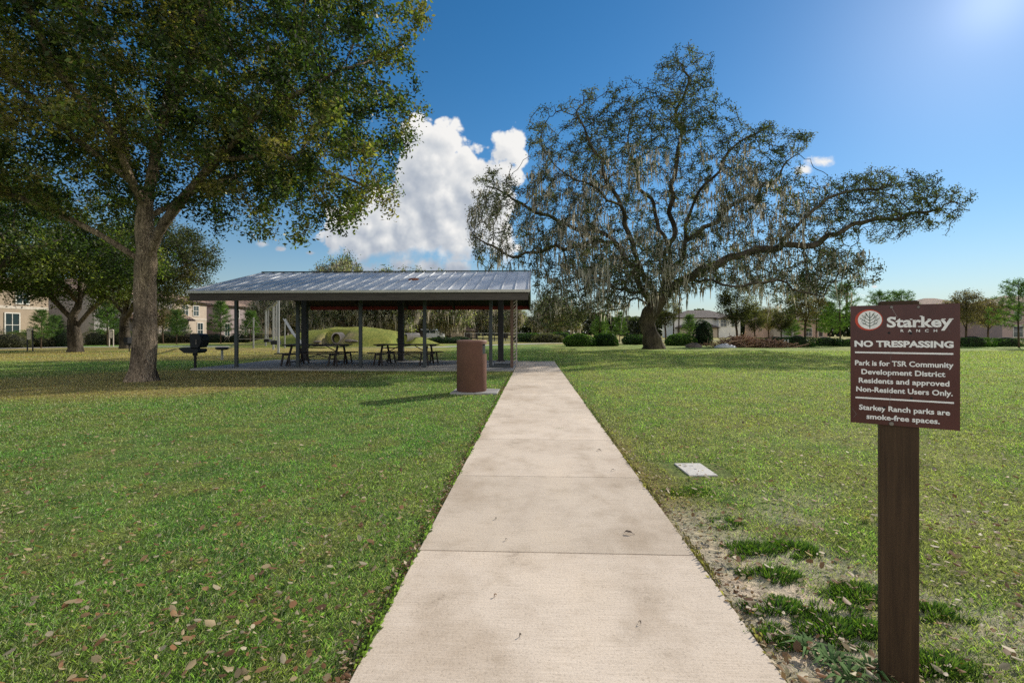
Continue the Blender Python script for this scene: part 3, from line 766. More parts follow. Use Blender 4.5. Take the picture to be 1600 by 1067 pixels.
    for (cx_, cy_, dd_, rx, ry, rz, m_) in ((925,440,-3,4.6,4.5,2.6,700),(875,480,2,3.0,3.5,1.3,260),(1180,432,-4,6.0,3.2,1.5,380),(1010,415,-6,3.6,3,2.4,260),(1290,425,-6,3.6,3,1.6,220),(1340,315,-3,4.6,3,1.9,330),(1420,312,-3,3.4,2.6,1.9,300),(1200,330,-2,4,4,3.0,330),(1150,250,-2,4,4,3,260),(1060,130,0,2.4,3,2.6,240)):
        q_ = r.normal(size=(m_,3)); q_ /= np.linalg.norm(q_, axis=1)[:,None]; q_ *= r.random((m_,1))**(1/2.6); ex.append(np.array(wp(cx_, cy_, dd_))+q_*np.array([rx, ry, rz]))
    A = np.concatenate([A]+ex); A = A[A[:,2] > 1.3]
    P, par = grow(A, limbs, .45, 3.2, .50, 90, .38, 0, 21, .9, 20000)
    print("big oak nodes", len(P))
    make_tree("live_oak_tree", base, P, par, .0085, .62,
        dict(count=165000, spread=.15, L=.155, ratio=.42, pal=[(.035,.052,.026),(.055,.078,.036),(.085,.105,.05),(.12,.135,.07),(.16,.15,.085)], maxtips=5, clump=.9, seed=14),
        M['bark_big'], M['leaf_big'], "huge spreading live oak draped with grey moss right of the path", "tree", None,
        moss=dict(count=9000, Lm=.70, Wm=.08, col=(.40,.37,.31), rmin=.014, rmax=.26, seed=9, zmin=3.0, per=4,
                  gmask=lambda p: (p[:,2] < 14) & (p[:,0] < 12)), flare=.55, minr=.026, gn=.10)
big_oak()

# ---- mid-distance oaks
def mid_oaks():
    specs = [
        # px, d, trunk radius, seed, blobs, limbs, label
        (118, 32, .34, 31, [(0,0,6.8,6.4,5.5,3.8),(-3.5,0,5.6,3.6,4,2.5),(3.2,-1,5.4,3.4,4,2.2)],
         [(None, [(0,0,-.1),(.02,0,1.2),(0,0,2.0),(.15,0,3.4),(.1,.2,5.6),(.3,.1,8.4)]),
          (1, [(0,0,1.9),(-.9,-.3,3.1),(-2.0,-.6,4.8),(-3.5,-.8,6.4)]), (1, [(.02,0,1.6),(1.1,.2,3.0),(2.6,.4,4.5),(4.4,.4,5.7)]),
          (1, [(.1,0,3),(-.2,1.3,4.8),(-.4,2.8,6.4)]), (1, [(.1,0,3.2),(.3,-1.4,5),(.5,-3,6.2)])],
         "dark oak whose trunk splits low into three limbs behind the nearest tree"),
        (196, 39, .33, 32, [(2.6,0,6.6,4.9,4.6,3.9),(-2,0,6.8,4,4,3.6),(5.2,0,6.6,2.7,3,2.8)],
         [(None, [(0,0,-.1),(-.1,0,1.4),(0,0,3.0),(.3,0,5),(.8,0,8)]), (1, [(0,0,2.4),(1.4,0,4),(3.3,0,5.6),(5,0,6.5)]), (1, [(0,0,2.6),(-1.5,-.3,4.3),(-3,-.5,6)]), (1, [(.1,0,3.6),(.8,-1.5,5.4),(1.3,-3,6.8)])],
         "grey green oak showing its rounded crown right of the nearest trunk"),
        (-75, 27, .45, 33, [(0,0,7.4,6.2,6,4.2),(3.4,0,6.0,3.6,4,2.6)],
         [(None, [(0,0,-.1),(0,0,2),(.1,0,4),(.2,0,8)]), (1, [(0,0,2.4),(1.6,0,4),(3.6,0,5.6)]), (1, [(0,0,2.8),(-1.8,0,4.6),(-3.6,0,6.2)])],
         "shadowy oak at the far left edge with low leafy boughs"),
    ]
    for px, d, rt, seed, blobs, limbs, lab in specs:
        x, y = XY(px, d); A = ell_pts(1500, blobs, seed, .42, .4)
        P, par = grow(A, limbs, .42, 2.6, .6, 40, .25, 0, seed, .3, 4000)
        make_tree("oak_tree", (x, y, 0), P, par, .012, rt, dict(count=52000, spread=.26, L=.16, ratio=.5, pal=PAL_OAK[:5] if seed != 32 else PAL_GREY, maxtips=5, clump=.4, seed=seed),
                  M['bark_big'], M['leaf_dull'], lab, "tree", "oak trees on the left lawn", flare=.35)
mid_oaks()

# ---- mossy oak row far behind the pavilion (two prototypes, copied)
def far_oaks():
    protos = []
    for seed in (51, 52):
        blobs = [(0,0,6.6,6.6,5,4.6),(-3.8,0,4.6,4,4,3.4),(3.8,0,4.4,4,4,3.4),(0,-2,9.0,3.6,3.6,2.6)]
        A = ell_pts(1300, blobs, seed, .43, .35)
        limbs = [(None, [(0,0,-.1),(.1,0,1.4),(.1,0,2.4),(.5,0,4.5),(.2,0,8)]), (1, [(.1,0,2),(-2,-.6,3.2),(-4.6,-1,4.4)]), (1, [(.1,0,2.2),(2,-.4,3.5),(4.8,-.6,4.6)]), (1, [(.1,0,2.4),(.8,-2,4.2),(1.2,-3.6,6)])]
        P, par = grow(A, limbs, .5, 3, .75, 40, .28, 0, seed, .7, 3200)
        t = make_tree("mossy_oak_tree", (0,0,0), P, par, .018, .50, dict(count=17000, spread=.42, L=.30, ratio=.5, pal=[(.08,.11,.06),(.16,.18,.11),(.27,.26,.19),(.38,.35,.28)], maxtips=5, clump=.3, seed=seed),
            M['bark_big'], M['leaf_dull'], None, "tree", "mossy oaks beyond the pavilion",
            moss=dict(count=4500, Lm=1.0, Wm=.16, col=(.42,.38,.31), rmin=.018, rmax=.4, seed=seed, zmin=1.6, per=5), flare=.3)
        protos.append(t)
    spots = [(474,72,0,.72,0,"mossy oak seen behind the second slim post"),(444,84,1,.9,1.1,"dark mossy oak left of the grassy mound crest"),(522,82,0,1.28,2.3,"tall mossy oak whose top rises above the pavilion ridge"),
             (548,60,1,.80,.4,"mossy oak directly above the concrete tunnel in the mound"),(600,62,0,.84,3.1,"beige mossy oak above the right slope of the mound"),(655,70,1,.95,4.0,"pale mossy oak behind the second picnic table"),
             (702,78,0,.86,5.2,"mossy oak beyond the far fence left of the litter bin"),(742,100,1,.95,.9,"distant dark oak over the fence between litter bin and posts"),(790,110,0,.9,2.0,"distant oak seen between the right-hand pavilion posts"),(868,104,1,.85,3.6,"distant oak beyond the low hanging bough of the live oak")]
    for i, (px, d, k, s, rz, lab) in enumerate(spots):
        t = protos[k] if i < 2 and k == i else copy_tree(protos[k])
        x, y = XY(px, d); t.location = (x, y, 0); t.scale = (s, s, s) if s < 1.2 else (.85, .85, s); t.rotation_euler.z = rz; t['label'] = lab
far_oaks()

# ------------------------------------------------------------------ shrubs, hedges, young pines, small trees
def shrub_mesh(sx, sy, sz, n, L, pal, seed, ratio=.5, box=False, up=.6):
    r = np.random.default_rng(seed); q = r.normal(size=(n,3)); q /= np.linalg.norm(q, axis=1)[:,None]
    if box:
        q = r.uniform(-1, 1, (n,3)); ax = r.integers(0,3,n); q[np.arange(n), ax] = np.sign(q[np.arange(n), ax])
    rr = (.72+.33*fbm(q*2.2+seed, 2, seed)+.10*r.random(n)) if not box else (.93+.10*r.random(n))
    q = q*rr[:,None]; P = q*np.array([sx, sy, sz]); P[:,2] = np.abs(P[:,2]+sz*.55)*(.9 if not box else .65)
    nr = q+r.normal(0,.7,(n,3)); nr[:,2] += up; nr /= np.linalg.norm(nr, axis=1)[:,None]
    pal = np.array(pal); f = np.clip(.25+.5*fbm(P*1.5, 2, seed)+r.normal(0,.2,n)+.15*(P[:,2]/sz-.5), 0, .999)*(len(pal)-1); i = f.astype(int); t = (f-i)[:,None]; c = pal[i]*(1-t)+pal[i+1]*t
    return leaf_quads(P, L*(.6+.8*r.random(n)), L*ratio*(.6+.8*r.random(n)), nr, .1, c*(.7+.6*r.random((n,1))))

def shrub(name, px, d, sx, sy, sz, n, L, pal, label, group=None, cat="shrub", ratio=.5, box=False, up=.6, seed=None, core=True):
    x, y = XY(px, d); seed = seed or abs(int(px))+3
    root = empty(name, (x, y, 0), 0, label, cat, group)
    v, f, c = shrub_mesh(sx, sy, sz, n, L, pal, seed, ratio, box, up)
    link_mesh("foliage", np_mesh("foliage", v, f, c), M['leaf_dull'], root)
    b = MB()
    rs = random.Random(seed)
    for k in range(7):
        a = rs.random()*2*PI; q = rs.random()*.6
        b.tube((math.cos(a)*sx*.12, math.sin(a)*sy*.12, -.03), (math.cos(a)*sx*q, math.sin(a)*sy*q, sz*(.7+.4*rs.random())), .03, .008, 5)
    if core:
        b.lathe([(.01,0),(.55,.02),(.72,.5),(.6,.9),(.3,1.15),(.01,1.2)], 12)
        b.v = [(vx*sx, vy*sy, vz*sz) if abs(vx) <= 1.0 and i >= len(b.v)-72 else (vx, vy, vz) for i, (vx, vy, vz) in enumerate(b.v)]
    b.build("stems", M['shrub_core'], root)
    return root
M['shrub_core'] = m_plain("shrub_core", (.02,.022,.012), .95)
GREEN = [(.018,.045,.012),(.03,.075,.016),(.06,.125,.025),(.10,.17,.035)]
GREEN_B = [(.03,.07,.015),(.06,.14,.02),(.11,.20,.03),(.16,.24,.05)]
OLIVE = [(.05,.055,.025),(.09,.095,.045),(.14,.135,.07),(.20,.18,.10)]
TAN = [(.10,.08,.05),(.16,.125,.08),(.22,.17,.11),(.27,.22,.15)]
DARKG = [(.012,.028,.012),(.02,.045,.016),(.035,.065,.025),(.05,.085,.03)]

def shrubs():
    g = "shrubs around the live oak"
    shrub("shrub", 905, 46, 1.5, 1.2, .85, 5200, .20, GREEN_B, "wide bright leafy shrub clump left of the live oak trunk", g, ratio=.35)
    shrub("shrub", 945, 47, 1.35, 1.2, .90, 4600, .20, GREEN, "darker leafy shrub at the right end of the clump", g, ratio=.35)
    shrub("shrub", 992, 53, 1.5, 1.2, .80, 3200, .2, GREEN, "low green shrub just left of the live oak trunk", g, ratio=.35)
    shrub("shrub", 1063, 49, 1.6, 1.2, .85, 4600, .2, GREEN_B, "rounded green shrub just right of the live oak trunk", g, ratio=.35)
    shrub("shrub", 1098, 50, 1.0, 1, 1.9, 3600, .16, DARKG, "tall dark rounded bush before the white house", g)
    g = "clipped hedges along the far side of the lawn"
    for px, d, sx, sz, lab in ((1212, 46, 1.6, .75, "clipped green hedge left of the pair of white stakes"),(1246, 44, 1.15, .85, "taller dark boxed hedge right of the white stakes"),(1290, 47, 1.25, .72, "low boxed hedge left of the sign board"),(1330, 46, 1.3, .6, "low hedge mostly hidden behind the sign board"),(1520, 44, 1.5, .8, "clipped hedge just right of the sign board"),(1572, 45, 1.6, .72, "hedge at the right edge of the frame")):
        shrub("hedge", px, d, sx, .7, sz, 3600, .11, GREEN, lab, g, "hedge", box=True)
    g = "planting bed in front of the left houses"
    bed = [(-50,40,2.2,1.0,OLIVE,"grey green grassy shrub off the left edge"),(12,41,1.9,.95,OLIVE,"olive tuft at the left edge below the tall window"),(36,46,1.6,1.1,GREEN_B,"bright green shrub under the corner of the tan house"),(62,43,1.4,.9,OLIVE,"feathery grass clump behind the dark posted station"),(84,45,1.6,1.15,GREEN_B,"bright green shrub before the grey shaded wall"),(104,44,.9,1.1,DARKG,"dark shrub left of the split oak trunk"),
           (150,50,1.4,1.1,OLIVE,"pale ornamental grass right of the split oak trunk"),(166,52,1.1,1.1,TAN,"tan ornamental grass behind the pale arched station"),(188,51,1.2,1.5,OLIVE,"tall olive grass left of the nearest trunk"),(262,60,1.5,1.0,OLIVE,"grey green grass right of the nearest trunk"),(282,61,1.5,1.0,TAN,"tan grass behind the barbecue grill"),(306,62,1.4,.9,OLIVE,"olive grass clump left of the green pine"),(338,63,1.5,.85,DARKG,"low dark shrub beneath the green pine"),(372,64,1.6,.9,DARKG,"dark shrub before the gabled house"),(398,64,1.5,1.1,OLIVE,"yellow olive shrub near the rope climber"),(420,66,1.2,.8,TAN,"small tan shrub behind the swing posts")]
    for px, d, sx, sz, pal, lab in bed:
        shrub("shrub", px, d, sx, 1.1, sz, 2400, .26, pal, lab, g, ratio=.14, up=1.4)
    g = "far shrubs beside the fence"
    for px, d, sx, sz, pal, lab in ((690,58,2.2,.55,DARKG,"dark low shrub left of the far brown shed"),(716,60,1.8,.55,DARKG,"dark low shrub in front of the far brown shed"),(828,66,2.4,.9,GREEN,"green shrub under the hanging bough beside the lattice post"),(856,64,2.2,.85,OLIVE,"olive shrub left of the leafy clump"),(875,66,1.6,1.0,GREEN,"green shrub behind the far footpath")):
        shrub("shrub", px, d, sx, 1.1, sz, 2000, .22, pal, lab, g)
shrubs()

def pine(h, seed, spread=1.0, tuft=.32, dens=1.0):
    r = np.random.default_rng(seed); b = MB(); b.tube((0,0,-.05), (.05,0,h*.5), .075, .05, 8); b.tube((.05,0,h*.5), (0,.03,h), .05, .012, 8)
    Pn = []; C = []
    z = h*.28
    tips = [(0,.03,h,.5)]
    while z < h*.97:
        f = (h-z)/(h*.72); Lb = spread*(.25+.95*f**.8)*h*.22; k = 5
        for j in range(k):
            a = 2*PI*j/k+r.random()*1.2; up = .25+.5*(1-f)
            e = (math.cos(a)*Lb, math.sin(a)*Lb, z+Lb*up); b.tube((0.03,0,z), e, .018, .007, 4)
            for t in (.45,.7,1.0): tips.append((e[0]*t, e[1]*t, z+(e[2]-z)*t, t))
        z += h*(.075+.03*r.random())
    tips = np.array(tips); n = int(34*dens); k = np.repeat(np.arange(len(tips)), n); N = len(k); base = tips[k,:3]+r.normal(0,.05,(N,3))
    dr = r.normal(size=(N,3)); dr[:,2] += .45; dr /= np.linalg.norm(dr, axis=1)[:,None]; Ln = tuft*(.6+.7*r.random(N)); sd = np.cross(dr, r.normal(size=(N,3))); sd /= np.linalg.norm(sd, axis=1)[:,None]; w = .020
    v = np.empty((N,4,3)); e = base+dr*Ln[:,None]; v[:,0] = base-sd*w/2; v[:,1] = base+sd*w/2; v[:,2] = e+sd*w*.4+np.array([0,0,-.03]); v[:,3] = e-sd*w*.4
    pal = np.array([(.05,.09,.03),(.08,.15,.045),(.14,.22,.06)]); c = pal[r.integers(0,3,N)]*(.7+.6*r.random((N,1)))
    return b, np_mesh("needles", v.reshape(-1,3), np.arange(N*4).reshape(N,4), np.repeat(c,4,0))

def pines():
    protos = []
    for k, (h, s) in enumerate(((5.0, 61), (4.4, 62), (5.6, 63))):
        b, nm = pine(h, s, 1.1+.15*k); r = empty("pine_tree", (0,0,0), 0, None, "tree", "young pines around the park edge")
        b.build("trunk", M['bark_pine'], r); link_mesh("needles", nm, M['leaf_dull'], r); protos.append(r)
    spots = [(345,57,0,.95,"bright green young pine before the gabled left house"),(391,59,1,.85,"dark young pine left of the pale swing posts"),(276,55,1,.85,"small dark young pine behind the barbecue grill"),(168,47,0,.85,"yellow green young pine left of the nearest trunk"),(86,44,1,.62,"young pine spread before the grey shaded wall"),(64,40,0,.6,"low sprawling young pine beside the posted station"),
             (938,66,1,.9,"thin young pine above the leafy clump"),(968,63,0,.75,"short young pine between the clump and the live oak trunk"),(1275,52,2,.85,"young pine left of the tall one by the sign"),(1313,50,2,1.10,"tall young pine directly left of the sign board"),(1297,58,0,.92,"bushy young pine behind the low boxed hedge"),(1374,56,2,1.05,"pine whose top shows above the sign board left half"),(1408,60,2,1.12,"pine whose top shows above the sign board right half"),
             (1592,42,2,1.02,"pine at the right edge of the frame"),(1078,64,1,.8,"dark young pine before the white house's left corner"),(1236,58,1,.75,"small pine before the salmon house"),(1350,60,1,.9,"short pine behind the left part of the sign board")]
    used = set()
    for px, d, k, s, lab in spots:
        t = protos[k] if k not in used else copy_tree(protos[k]); used.add(k)
        x, y = XY(px, d); t.location = (x, y, 0); t.scale = (s, s, s); t.rotation_euler.z = px*.7; t['label'] = lab
pines()

def slender():
    protos = []
    for seed, pal, lm in ((71, OLIVE, 9000), (72, TAN, 9000)):
        A = ell_pts(420, [(0,0,3.6,1.7,1.7,1.8)], seed, .40, .6)
        P, par = grow(A, [(None, [(0,0,-.05),(.03,0,1.0),(0,.02,1.9),(.05,0,3.0),(0,0,4.6)]), (1, [(0,0,1.8),(.6,.2,2.8),(1,.3,3.8)]), (1, [(0,0,1.7),(-.6,-.2,2.8),(-.9,-.2,4)])], .22, 1.2, .3, 30, .25, 0, seed, .15, 1500)
        protos.append(make_tree("slender_tree", (0,0,0), P, par, .008, .085, dict(count=lm, spread=.16, L=.12, ratio=.55, pal=pal, maxtips=5, clump=.7, seed=seed), M['bark_pine'], M['leaf_dull'], None, "tree", "slender young trees by the far lawn edge", flare=.1))
    spots = [(1152,46,0,1.10,"slender tree rising from the brush pile"),(1180,52,0,.78,"small olive tree between the two far houses"),(1258,50,1,1.25,"straw coloured tree hung with pale foliage left of the pines"),(1508,47,1,1.02,"twiggy bare-looking tree right of the sign board"),(1040,60,0,1.15,"thin pale tree touching the right side of the live oak trunk"),(1200,60,1,.85,"small tan tree in front of the salmon house's left corner"),(1545,52,1,.95,"twiggy tree in front of the rightmost house"),(172,54,0,1.15,"pale leafy tree behind the left limb fork"),(255,57,1,.9,"reddish young tree beside the cream house corner"),(1220,56,0,.8,"little green tree over the garage of the salmon house"),(868,72,1,1.0,"tan tree far beyond the leafy clump")]
    used = set()
    for px, d, k, s, lab in spots:
        t = protos[k] if k not in used else copy_tree(protos[k]); used.add(k)
        x, y = XY(px, d); t.location = (x, y, 0); t.scale = (s, s, s); t.rotation_euler.z = px*.9; t['label'] = lab
    # bare tall trunks right of the oak
    for px, d, lab in ((1060, 58, "bare tall trunk closest to the right of the live oak"), (1052, 62, "thinner bare trunk leaning beside the live oak")):
        x, y = XY(px, d); r = empty("bare_tree", (x, y, 0), 0, lab, "tree", "bare trunks near the live oak")
        b = MB(); b.tube((0,0,-.05), (.1,0,4), .10, .07, 8); b.tube((.1,0,4), (-.2 if px == 1052 else .12,0,8.4), .07, .03, 8); b.build("trunk", M['bark_big'], r)
        rs = random.Random(px)
        for k in range(9):
            b = MB()
            z = 4+4*rs.random(); a = rs.random()*2*PI; b.tube((0.05,0,z), (math.cos(a)*1.1, math.sin(a)*1.1, z+.6), .03, .008, 5); b.build("branch", M['bark_big'], r)
slender()

# ------------------------------------------------------------------ pavilion
def pavilion():
    # frame: x across, y along path; centre at origin
    r = empty("picnic_pavilion", (0, 18.9, .06), 0, "open picnic shelter with ribbed metal roof on slim posts left of the path", "pavilion")
    YF, YB = 16.85-18.9, 20.75-18.9; RF, RB, RR = 15.1-18.9, 23.3-18.9, 19.4-18.9
    XL, XR = -10.88, -.17; ze, zr = 2.56-.06, 3.66-.06
    # posts
    for px in (360, 460, 561, 663, 767):
        t = XY(px, 16.95)[0]
        b = MB(); b.box(t-.055, t+.055, YF-.05, YF+.05, 0, 2.72-.02*0, .006); b.box(t-.10, t+.10, YF-.10, YF+.10, 0.0, .012); b.build("post", M['steel'], r)
    for px in (467, 623, 782):
        t = (px-834)/FP*20.6
        b = MB(); b.box(t-.115, t+.115, YB-.11, YB+.11, 0, 2.78, .01); b.box(t-.17, t+.17, YB-.17, YB+.17, 0, .05); b.build("post", M['dark_post'], r)
    # beams
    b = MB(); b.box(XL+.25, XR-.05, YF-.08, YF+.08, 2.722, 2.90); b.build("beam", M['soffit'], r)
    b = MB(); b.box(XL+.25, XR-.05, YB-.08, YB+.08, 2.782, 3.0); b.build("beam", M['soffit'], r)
    # rafters
    for px in (460, 561, 663, 767):
        t = XY(px, 16.95)[0]
        b = MB(); b.bar((t, RF+.12, ze-.14), (t, RR, zr-.14), .09, .12); b.bar((t, RR, zr-.14), (t, RB-.12, ze-.14), .09, .12); b.build("rafter", M['steel'] if px == 767 else M['soffit'], r)
    # gable end beams
    for x in (XL+.03, XR-.03):
        b = MB(); b.bar((x, RF+.05, ze-.155), (x, RR, zr-.155), .05, .22); b.bar((x, RR, zr-.155), (x, RB-.05, ze-.155), .05, .22); b.build("barge_board", M['fascia'], r)
    # fascia boards
    b = MB(); b.box(XL, XR, RF+.0, RF+.05, ze-.30, ze-.045); b.build("fascia", M['fascia'], r)
    b = MB(); b.box(XL+.12, XR+.0, RB-.06, RB-.0, ze-.215, ze-.045); b.build("fascia", M['red_wood'], r)
    for k in range(14):
        x = XL+.8+k*.7; b = MB(); b.add([(x-.04,RB-.09,ze-.2),(x+.04,RB-.09,ze-.2),(x,RB-.09,ze-.30),(x-.04,RB-.065,ze-.2),(x+.04,RB-.065,ze-.2),(x,RB-.065,ze-.30)], [(0,1,2),(3,5,4),(0,2,5,3),(1,4,5,2),(0,3,4,1)])
        b.build("rafter_tail", M['soffit'], r)
    # soffit planks below the metal
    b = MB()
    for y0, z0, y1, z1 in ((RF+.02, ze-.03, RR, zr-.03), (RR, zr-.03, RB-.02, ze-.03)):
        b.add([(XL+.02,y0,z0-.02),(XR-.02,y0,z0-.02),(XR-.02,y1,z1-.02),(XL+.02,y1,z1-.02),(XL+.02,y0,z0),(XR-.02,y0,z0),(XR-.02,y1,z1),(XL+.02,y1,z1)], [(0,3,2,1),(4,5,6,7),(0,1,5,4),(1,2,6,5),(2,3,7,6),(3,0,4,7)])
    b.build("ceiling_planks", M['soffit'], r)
    # roof sheets
    b = MB()
    for y0, z0, y1, z1 in ((RF-.05, ze-.01, RR, zr), (RR, zr, RB+.05, ze-.01)):
        b.add([(XL-.06,y0,z0),(XR+.04,y0,z0),(XR+.04,y1,z1),(XL-.06,y1,z1),(XL-.06,y0,z0-.018),(XR+.04,y0,z0-.018),(XR+.04,y1,z1-.018),(XL-.06,y1,z1-.018)], [(0,1,2,3),(7,6,5,4),(0,4,5,1),(1,5,6,2),(2,6,7,3),(3,7,4,0)])
    rf = b.build("roof", M['roof'], r)
    b = MB(); n = 26; st = (XR-XL+.02)/n
    for k in range(n+1):
        x = XL-.02+st*k
        b.bar((x, RF-.05, ze+.008), (x, RR, zr+.018), .022, .034); b.bar((x, RR, zr+.018), (x, RB+.05, ze+.008), .022, .034)
    b.build("standing_seam", M['seam'], rf)
    b = MB(); b.bar((XL-.06, RR, zr+.035), (XR+.05, RR, zr+.035), .16, .03); b.build("ridge_cap", M['steel'], rf)
    b = MB(); b.box(XL-.07, XR+.05, RF-.075, RF-.052, ze-.065, ze+.012); b.build("drip_edge", M['drip'], rf)
    b = MB(); b.bar((XL-.075, RF-.05, ze-.02), (XL-.075, RR, zr-.01), .02, .07); b.build("rake_trim", M['drip'], rf)
    b = MB(); b.bar((XR+.055, RF-.05, ze-.02), (XR+.055, RR, zr-.01), .02, .07); b.build("rake_trim", M['drip'], rf)
    # lattice panel at the right end
    t = r; b = MB(); x0 = -.74; b.box(x0-.06, x0+.04, YF-.05, YF+.05, 0, 2.721, .006); b.build("lattice_post", M['trellis'], r)
    b = MB(); ya, yb = YF+.05, YF+.95; x1 = x0+.05
    b.box(x1+.09, x1+.12, ya, ya+.03, 0.02, 2.6)
    for k in range(22):
        z = .08+k*.118
        b.bar((x1-.005, YF+.0, z), (x1+.105, YF+.0, z+.10), .03, .03)
    b.box(x1-.005, x1+.105, YF-.018, YF+.018, 2.62, 2.70); b.box(x1+.085, x1+.115, YF-.02, YF+.02, 0, 2.62)
    b.build("lattice_strip", M['trellis_l'], r)
    b = MB(); b.box(-1.45, -.76, YF-.035, YF+.035, .0, .07); b.build("base_rail", M['steel'], r)
    b = MB(); b.box(-1.45, -.76, YF+1.1, YF+1.17, .0, .07); b.build("base_rail", M['steel'], r)
    # rusty patch on the roof
    px = XY(643, 17)[0]; tt = .52; y = RF+(RR-RF)*tt; z = ze+(zr-ze)*tt
    s = MB(); s.lathe([(.001,.05),(.12,.045),(.17,.03),(.20,.004)], 14); o = s.build("leaf_heap", m_plain("rust_leaf", (.30,.10,.05), .9)); o.location = (XY(643,17.2)[0], 18.9+y, .06+z+.01); o.rotation_euler = (math.atan((zr-ze)/(RR-RF)), 0, 0); o.scale = (1, .8, 1)
    tag(o, "small rust brown heap of leaves on the pavilion roof", "leaf heap")
pavilion()

# ------------------------------------------------------------------ picnic tables
def picnic(label, loc, rz):
    r = empty("picnic_table", loc, rz, label, "picnic table", "picnic tables under the pavilion")
    b = MB()
    for k in range(5): y = -.36+k*.18; b.box(-1.15, 1.15, y-.08, y+.08, .725, .765, .006)
    for x in (-1.0, 0, 1.0): b.box(x-.03, x+.03, -.42, .42, .685, .724)
    b.build("tabletop", M['table'], r)
    for s in (-1, 1):
        b = MB()
        for k in range(2): y = s*(.66+k*.15)-.0; b.box(-1.22, 1.22, y-.065, y+.065, .43, .465, .006)
        b.build("bench", M['table'], r)
    for x in (-.85, .85):
        for s in (-1, 1):
            b = MB(); b.bar((x, s*.30, .70), (x, s*.70+0*s, .0), .06, .06); b.build("leg", M['table'], r)
            b = MB(); b.bar((x-.10, s*.74, .43), (x-.16, s*.78, .0), .05, .05); b.bar((x+.10, s*.74, .43), (x+.16, s*.78, .0), .05, .05); b.build("bench_leg", M['table'], r)
        b = MB(); b.bar((x, -.86, .40), (x, .86, .40), .05, .05); b.bar((x, -.7, .12), (x, .7, .12), .035, .035); b.build("cross_bar", M['table'], r)
    b = MB(); b.bar((-.85, 0, .40), (-.30, 0, .70), .03, .03); b.bar((.85, 0, .40), (.30, 0, .70), .03, .03); b.bar((-.85, 0, .12), (.0, 0, .38), .03, .03); b.bar((.85, 0, .12), (0, 0, .38), .03, .03); b.build("brace", M['table'], r)
    return r
x, y = XY(497, 18.4); picnic("dark metal picnic table on the left half of the pavilion slab", (x, y, .06), .02)
x, y = XY(636, 18.6); picnic("dark metal picnic table on the right half, behind the fourth slim post", (x, y, .06), -.03)

# ------------------------------------------------------------------ litter bin + its pad
def bin_():
    r = empty("litter_bin", (CAN.x, CAN.y, .035), 0, "tall round brown stone-textured litter bin on its pad left of the path", "litter bin")
    b = MB(); R = .313; H = 1.04; n = 48
    # cylinder with a chute opening on the right side facing +x
    import math as m
    zs = [0, .02, .80, .98, H-.02, H]; prof = [(R-.015,0),(R,.02),(R,.78),(R,.985),(R,H-.015),(R-.02,H)]
    vs = []; fs = []
    for rr, z in prof:
        for k in range(n): a = 2*PI*k/n; vs.append((rr*m.cos(a), rr*m.sin(a), z))
    for j in range(len(prof)-1):
        for k in range(n):
            a = 360*k/n
            if j == 2 and (a < 30 or a >= 322): continue
            fs.append((j*n+k, j*n+(k+1)%n, (j+1)*n+(k+1)%n, (j+1)*n+k))
    b.add(vs, fs, True); b.lathe([(R-.06,.74),(R-.05,1.0)], n); 
    b.build("body", M['can'], r)
    b = MB(); b.lathe([(R-.022,.70),(R-.03,1.02)], 36); b.build("liner", M['black'], r)
    b = MB(); b.lathe([(R+.004,H-.012),(R+.006,H+.012),(R-.03,H+.024),(.001,H+.018)], n); b.build("lid", M['can_rim'], r)
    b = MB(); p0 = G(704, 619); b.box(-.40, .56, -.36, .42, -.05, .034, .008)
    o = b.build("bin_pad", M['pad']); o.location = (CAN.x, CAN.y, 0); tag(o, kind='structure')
bin_()

# ------------------------------------------------------------------ grills and pedestal
def grill(label, loc, rz, s=1.0):
    r = empty("barbecue_grill", loc, rz, label, "grill", "pedestal grills on the left lawn"); r.scale = (s, s, s)
    b = MB(); b.tube((0,0,-.05), (0,0,.50), .045, n=12); b.tube((0,0,.46),(0,0,.56), .075, n=12); b.build("pedestal", M['black'], r)
    # firebox: flared tray open at left, curved back at right
    b = MB(); y0, y1 = -.24, .24
    pr = [(-.42,.70),(-.40,.735),(.02,.735),(.02,.70),(.25,.70),(.27,.62),(.19,.55),(-.22,.55)]
    n = len(pr); b.add([(x, y0, z) for x, z in pr]+[(x, y1, z) for x, z in pr], [tuple(range(n)), tuple(reversed(range(n, 2*n)))]+[(k, n+k, n+(k+1)%n, (k+1)%n) for k in range(n)]); b.build("firebox", M['black'], r)
    b = MB(); pr = [(-.02,.738),(-.05,1.22),(.24,1.22),(.30,1.19),(.34,1.10),(.36,.98),(.33,.86),(.27,.76),(.25,.738)]
    n = len(pr); b.add([(x, y0+.02, z) for x, z in pr]+[(x, y1-.02, z) for x, z in pr], [tuple(range(n)), tuple(reversed(range(n, 2*n)))]+[(k, n+k, n+(k+1)%n, (k+1)%n) for k in range(n)]); b.build("hood", M['black'], r)
    b = MB()
    for k in range(9): y = -.2+k*.05; b.tube((-.38,y,.745), (-.04,y,.745), .006, n=5)
    b.build("grate", M['bolt'], r)
    b = MB(); b.tube((.22,y0-.03,1.0), (.22,y0-.03,.85), .012, n=6); b.tube((.22,y0-.03,1.0), (.22,y0+.0,1.0), .01, n=6); b.build("handle", M['bolt'], r)
    return r
x, y = XY(305, 17.1); grill("black hooded pedestal grill beside the left end of the pavilion", (x, y, 0), 0)
x, y = XY(202, 33); grill("small black pedestal grill half hidden behind the nearest trunk", (x, y, 0), PI, .78)
x, y = XY(347, 22.6); r = empty("pedestal_seat", (x, y, 0), 0, "dark round topped pedestal on a short pale pole behind the pavilion corner post", "pedestal")
b = MB(); b.lathe([(.001,.60),(.22,.595),(.29,.56),(.29,.52),(.20,.47),(.04,.46)], 24); b.build("top", M['dark_post'], r)
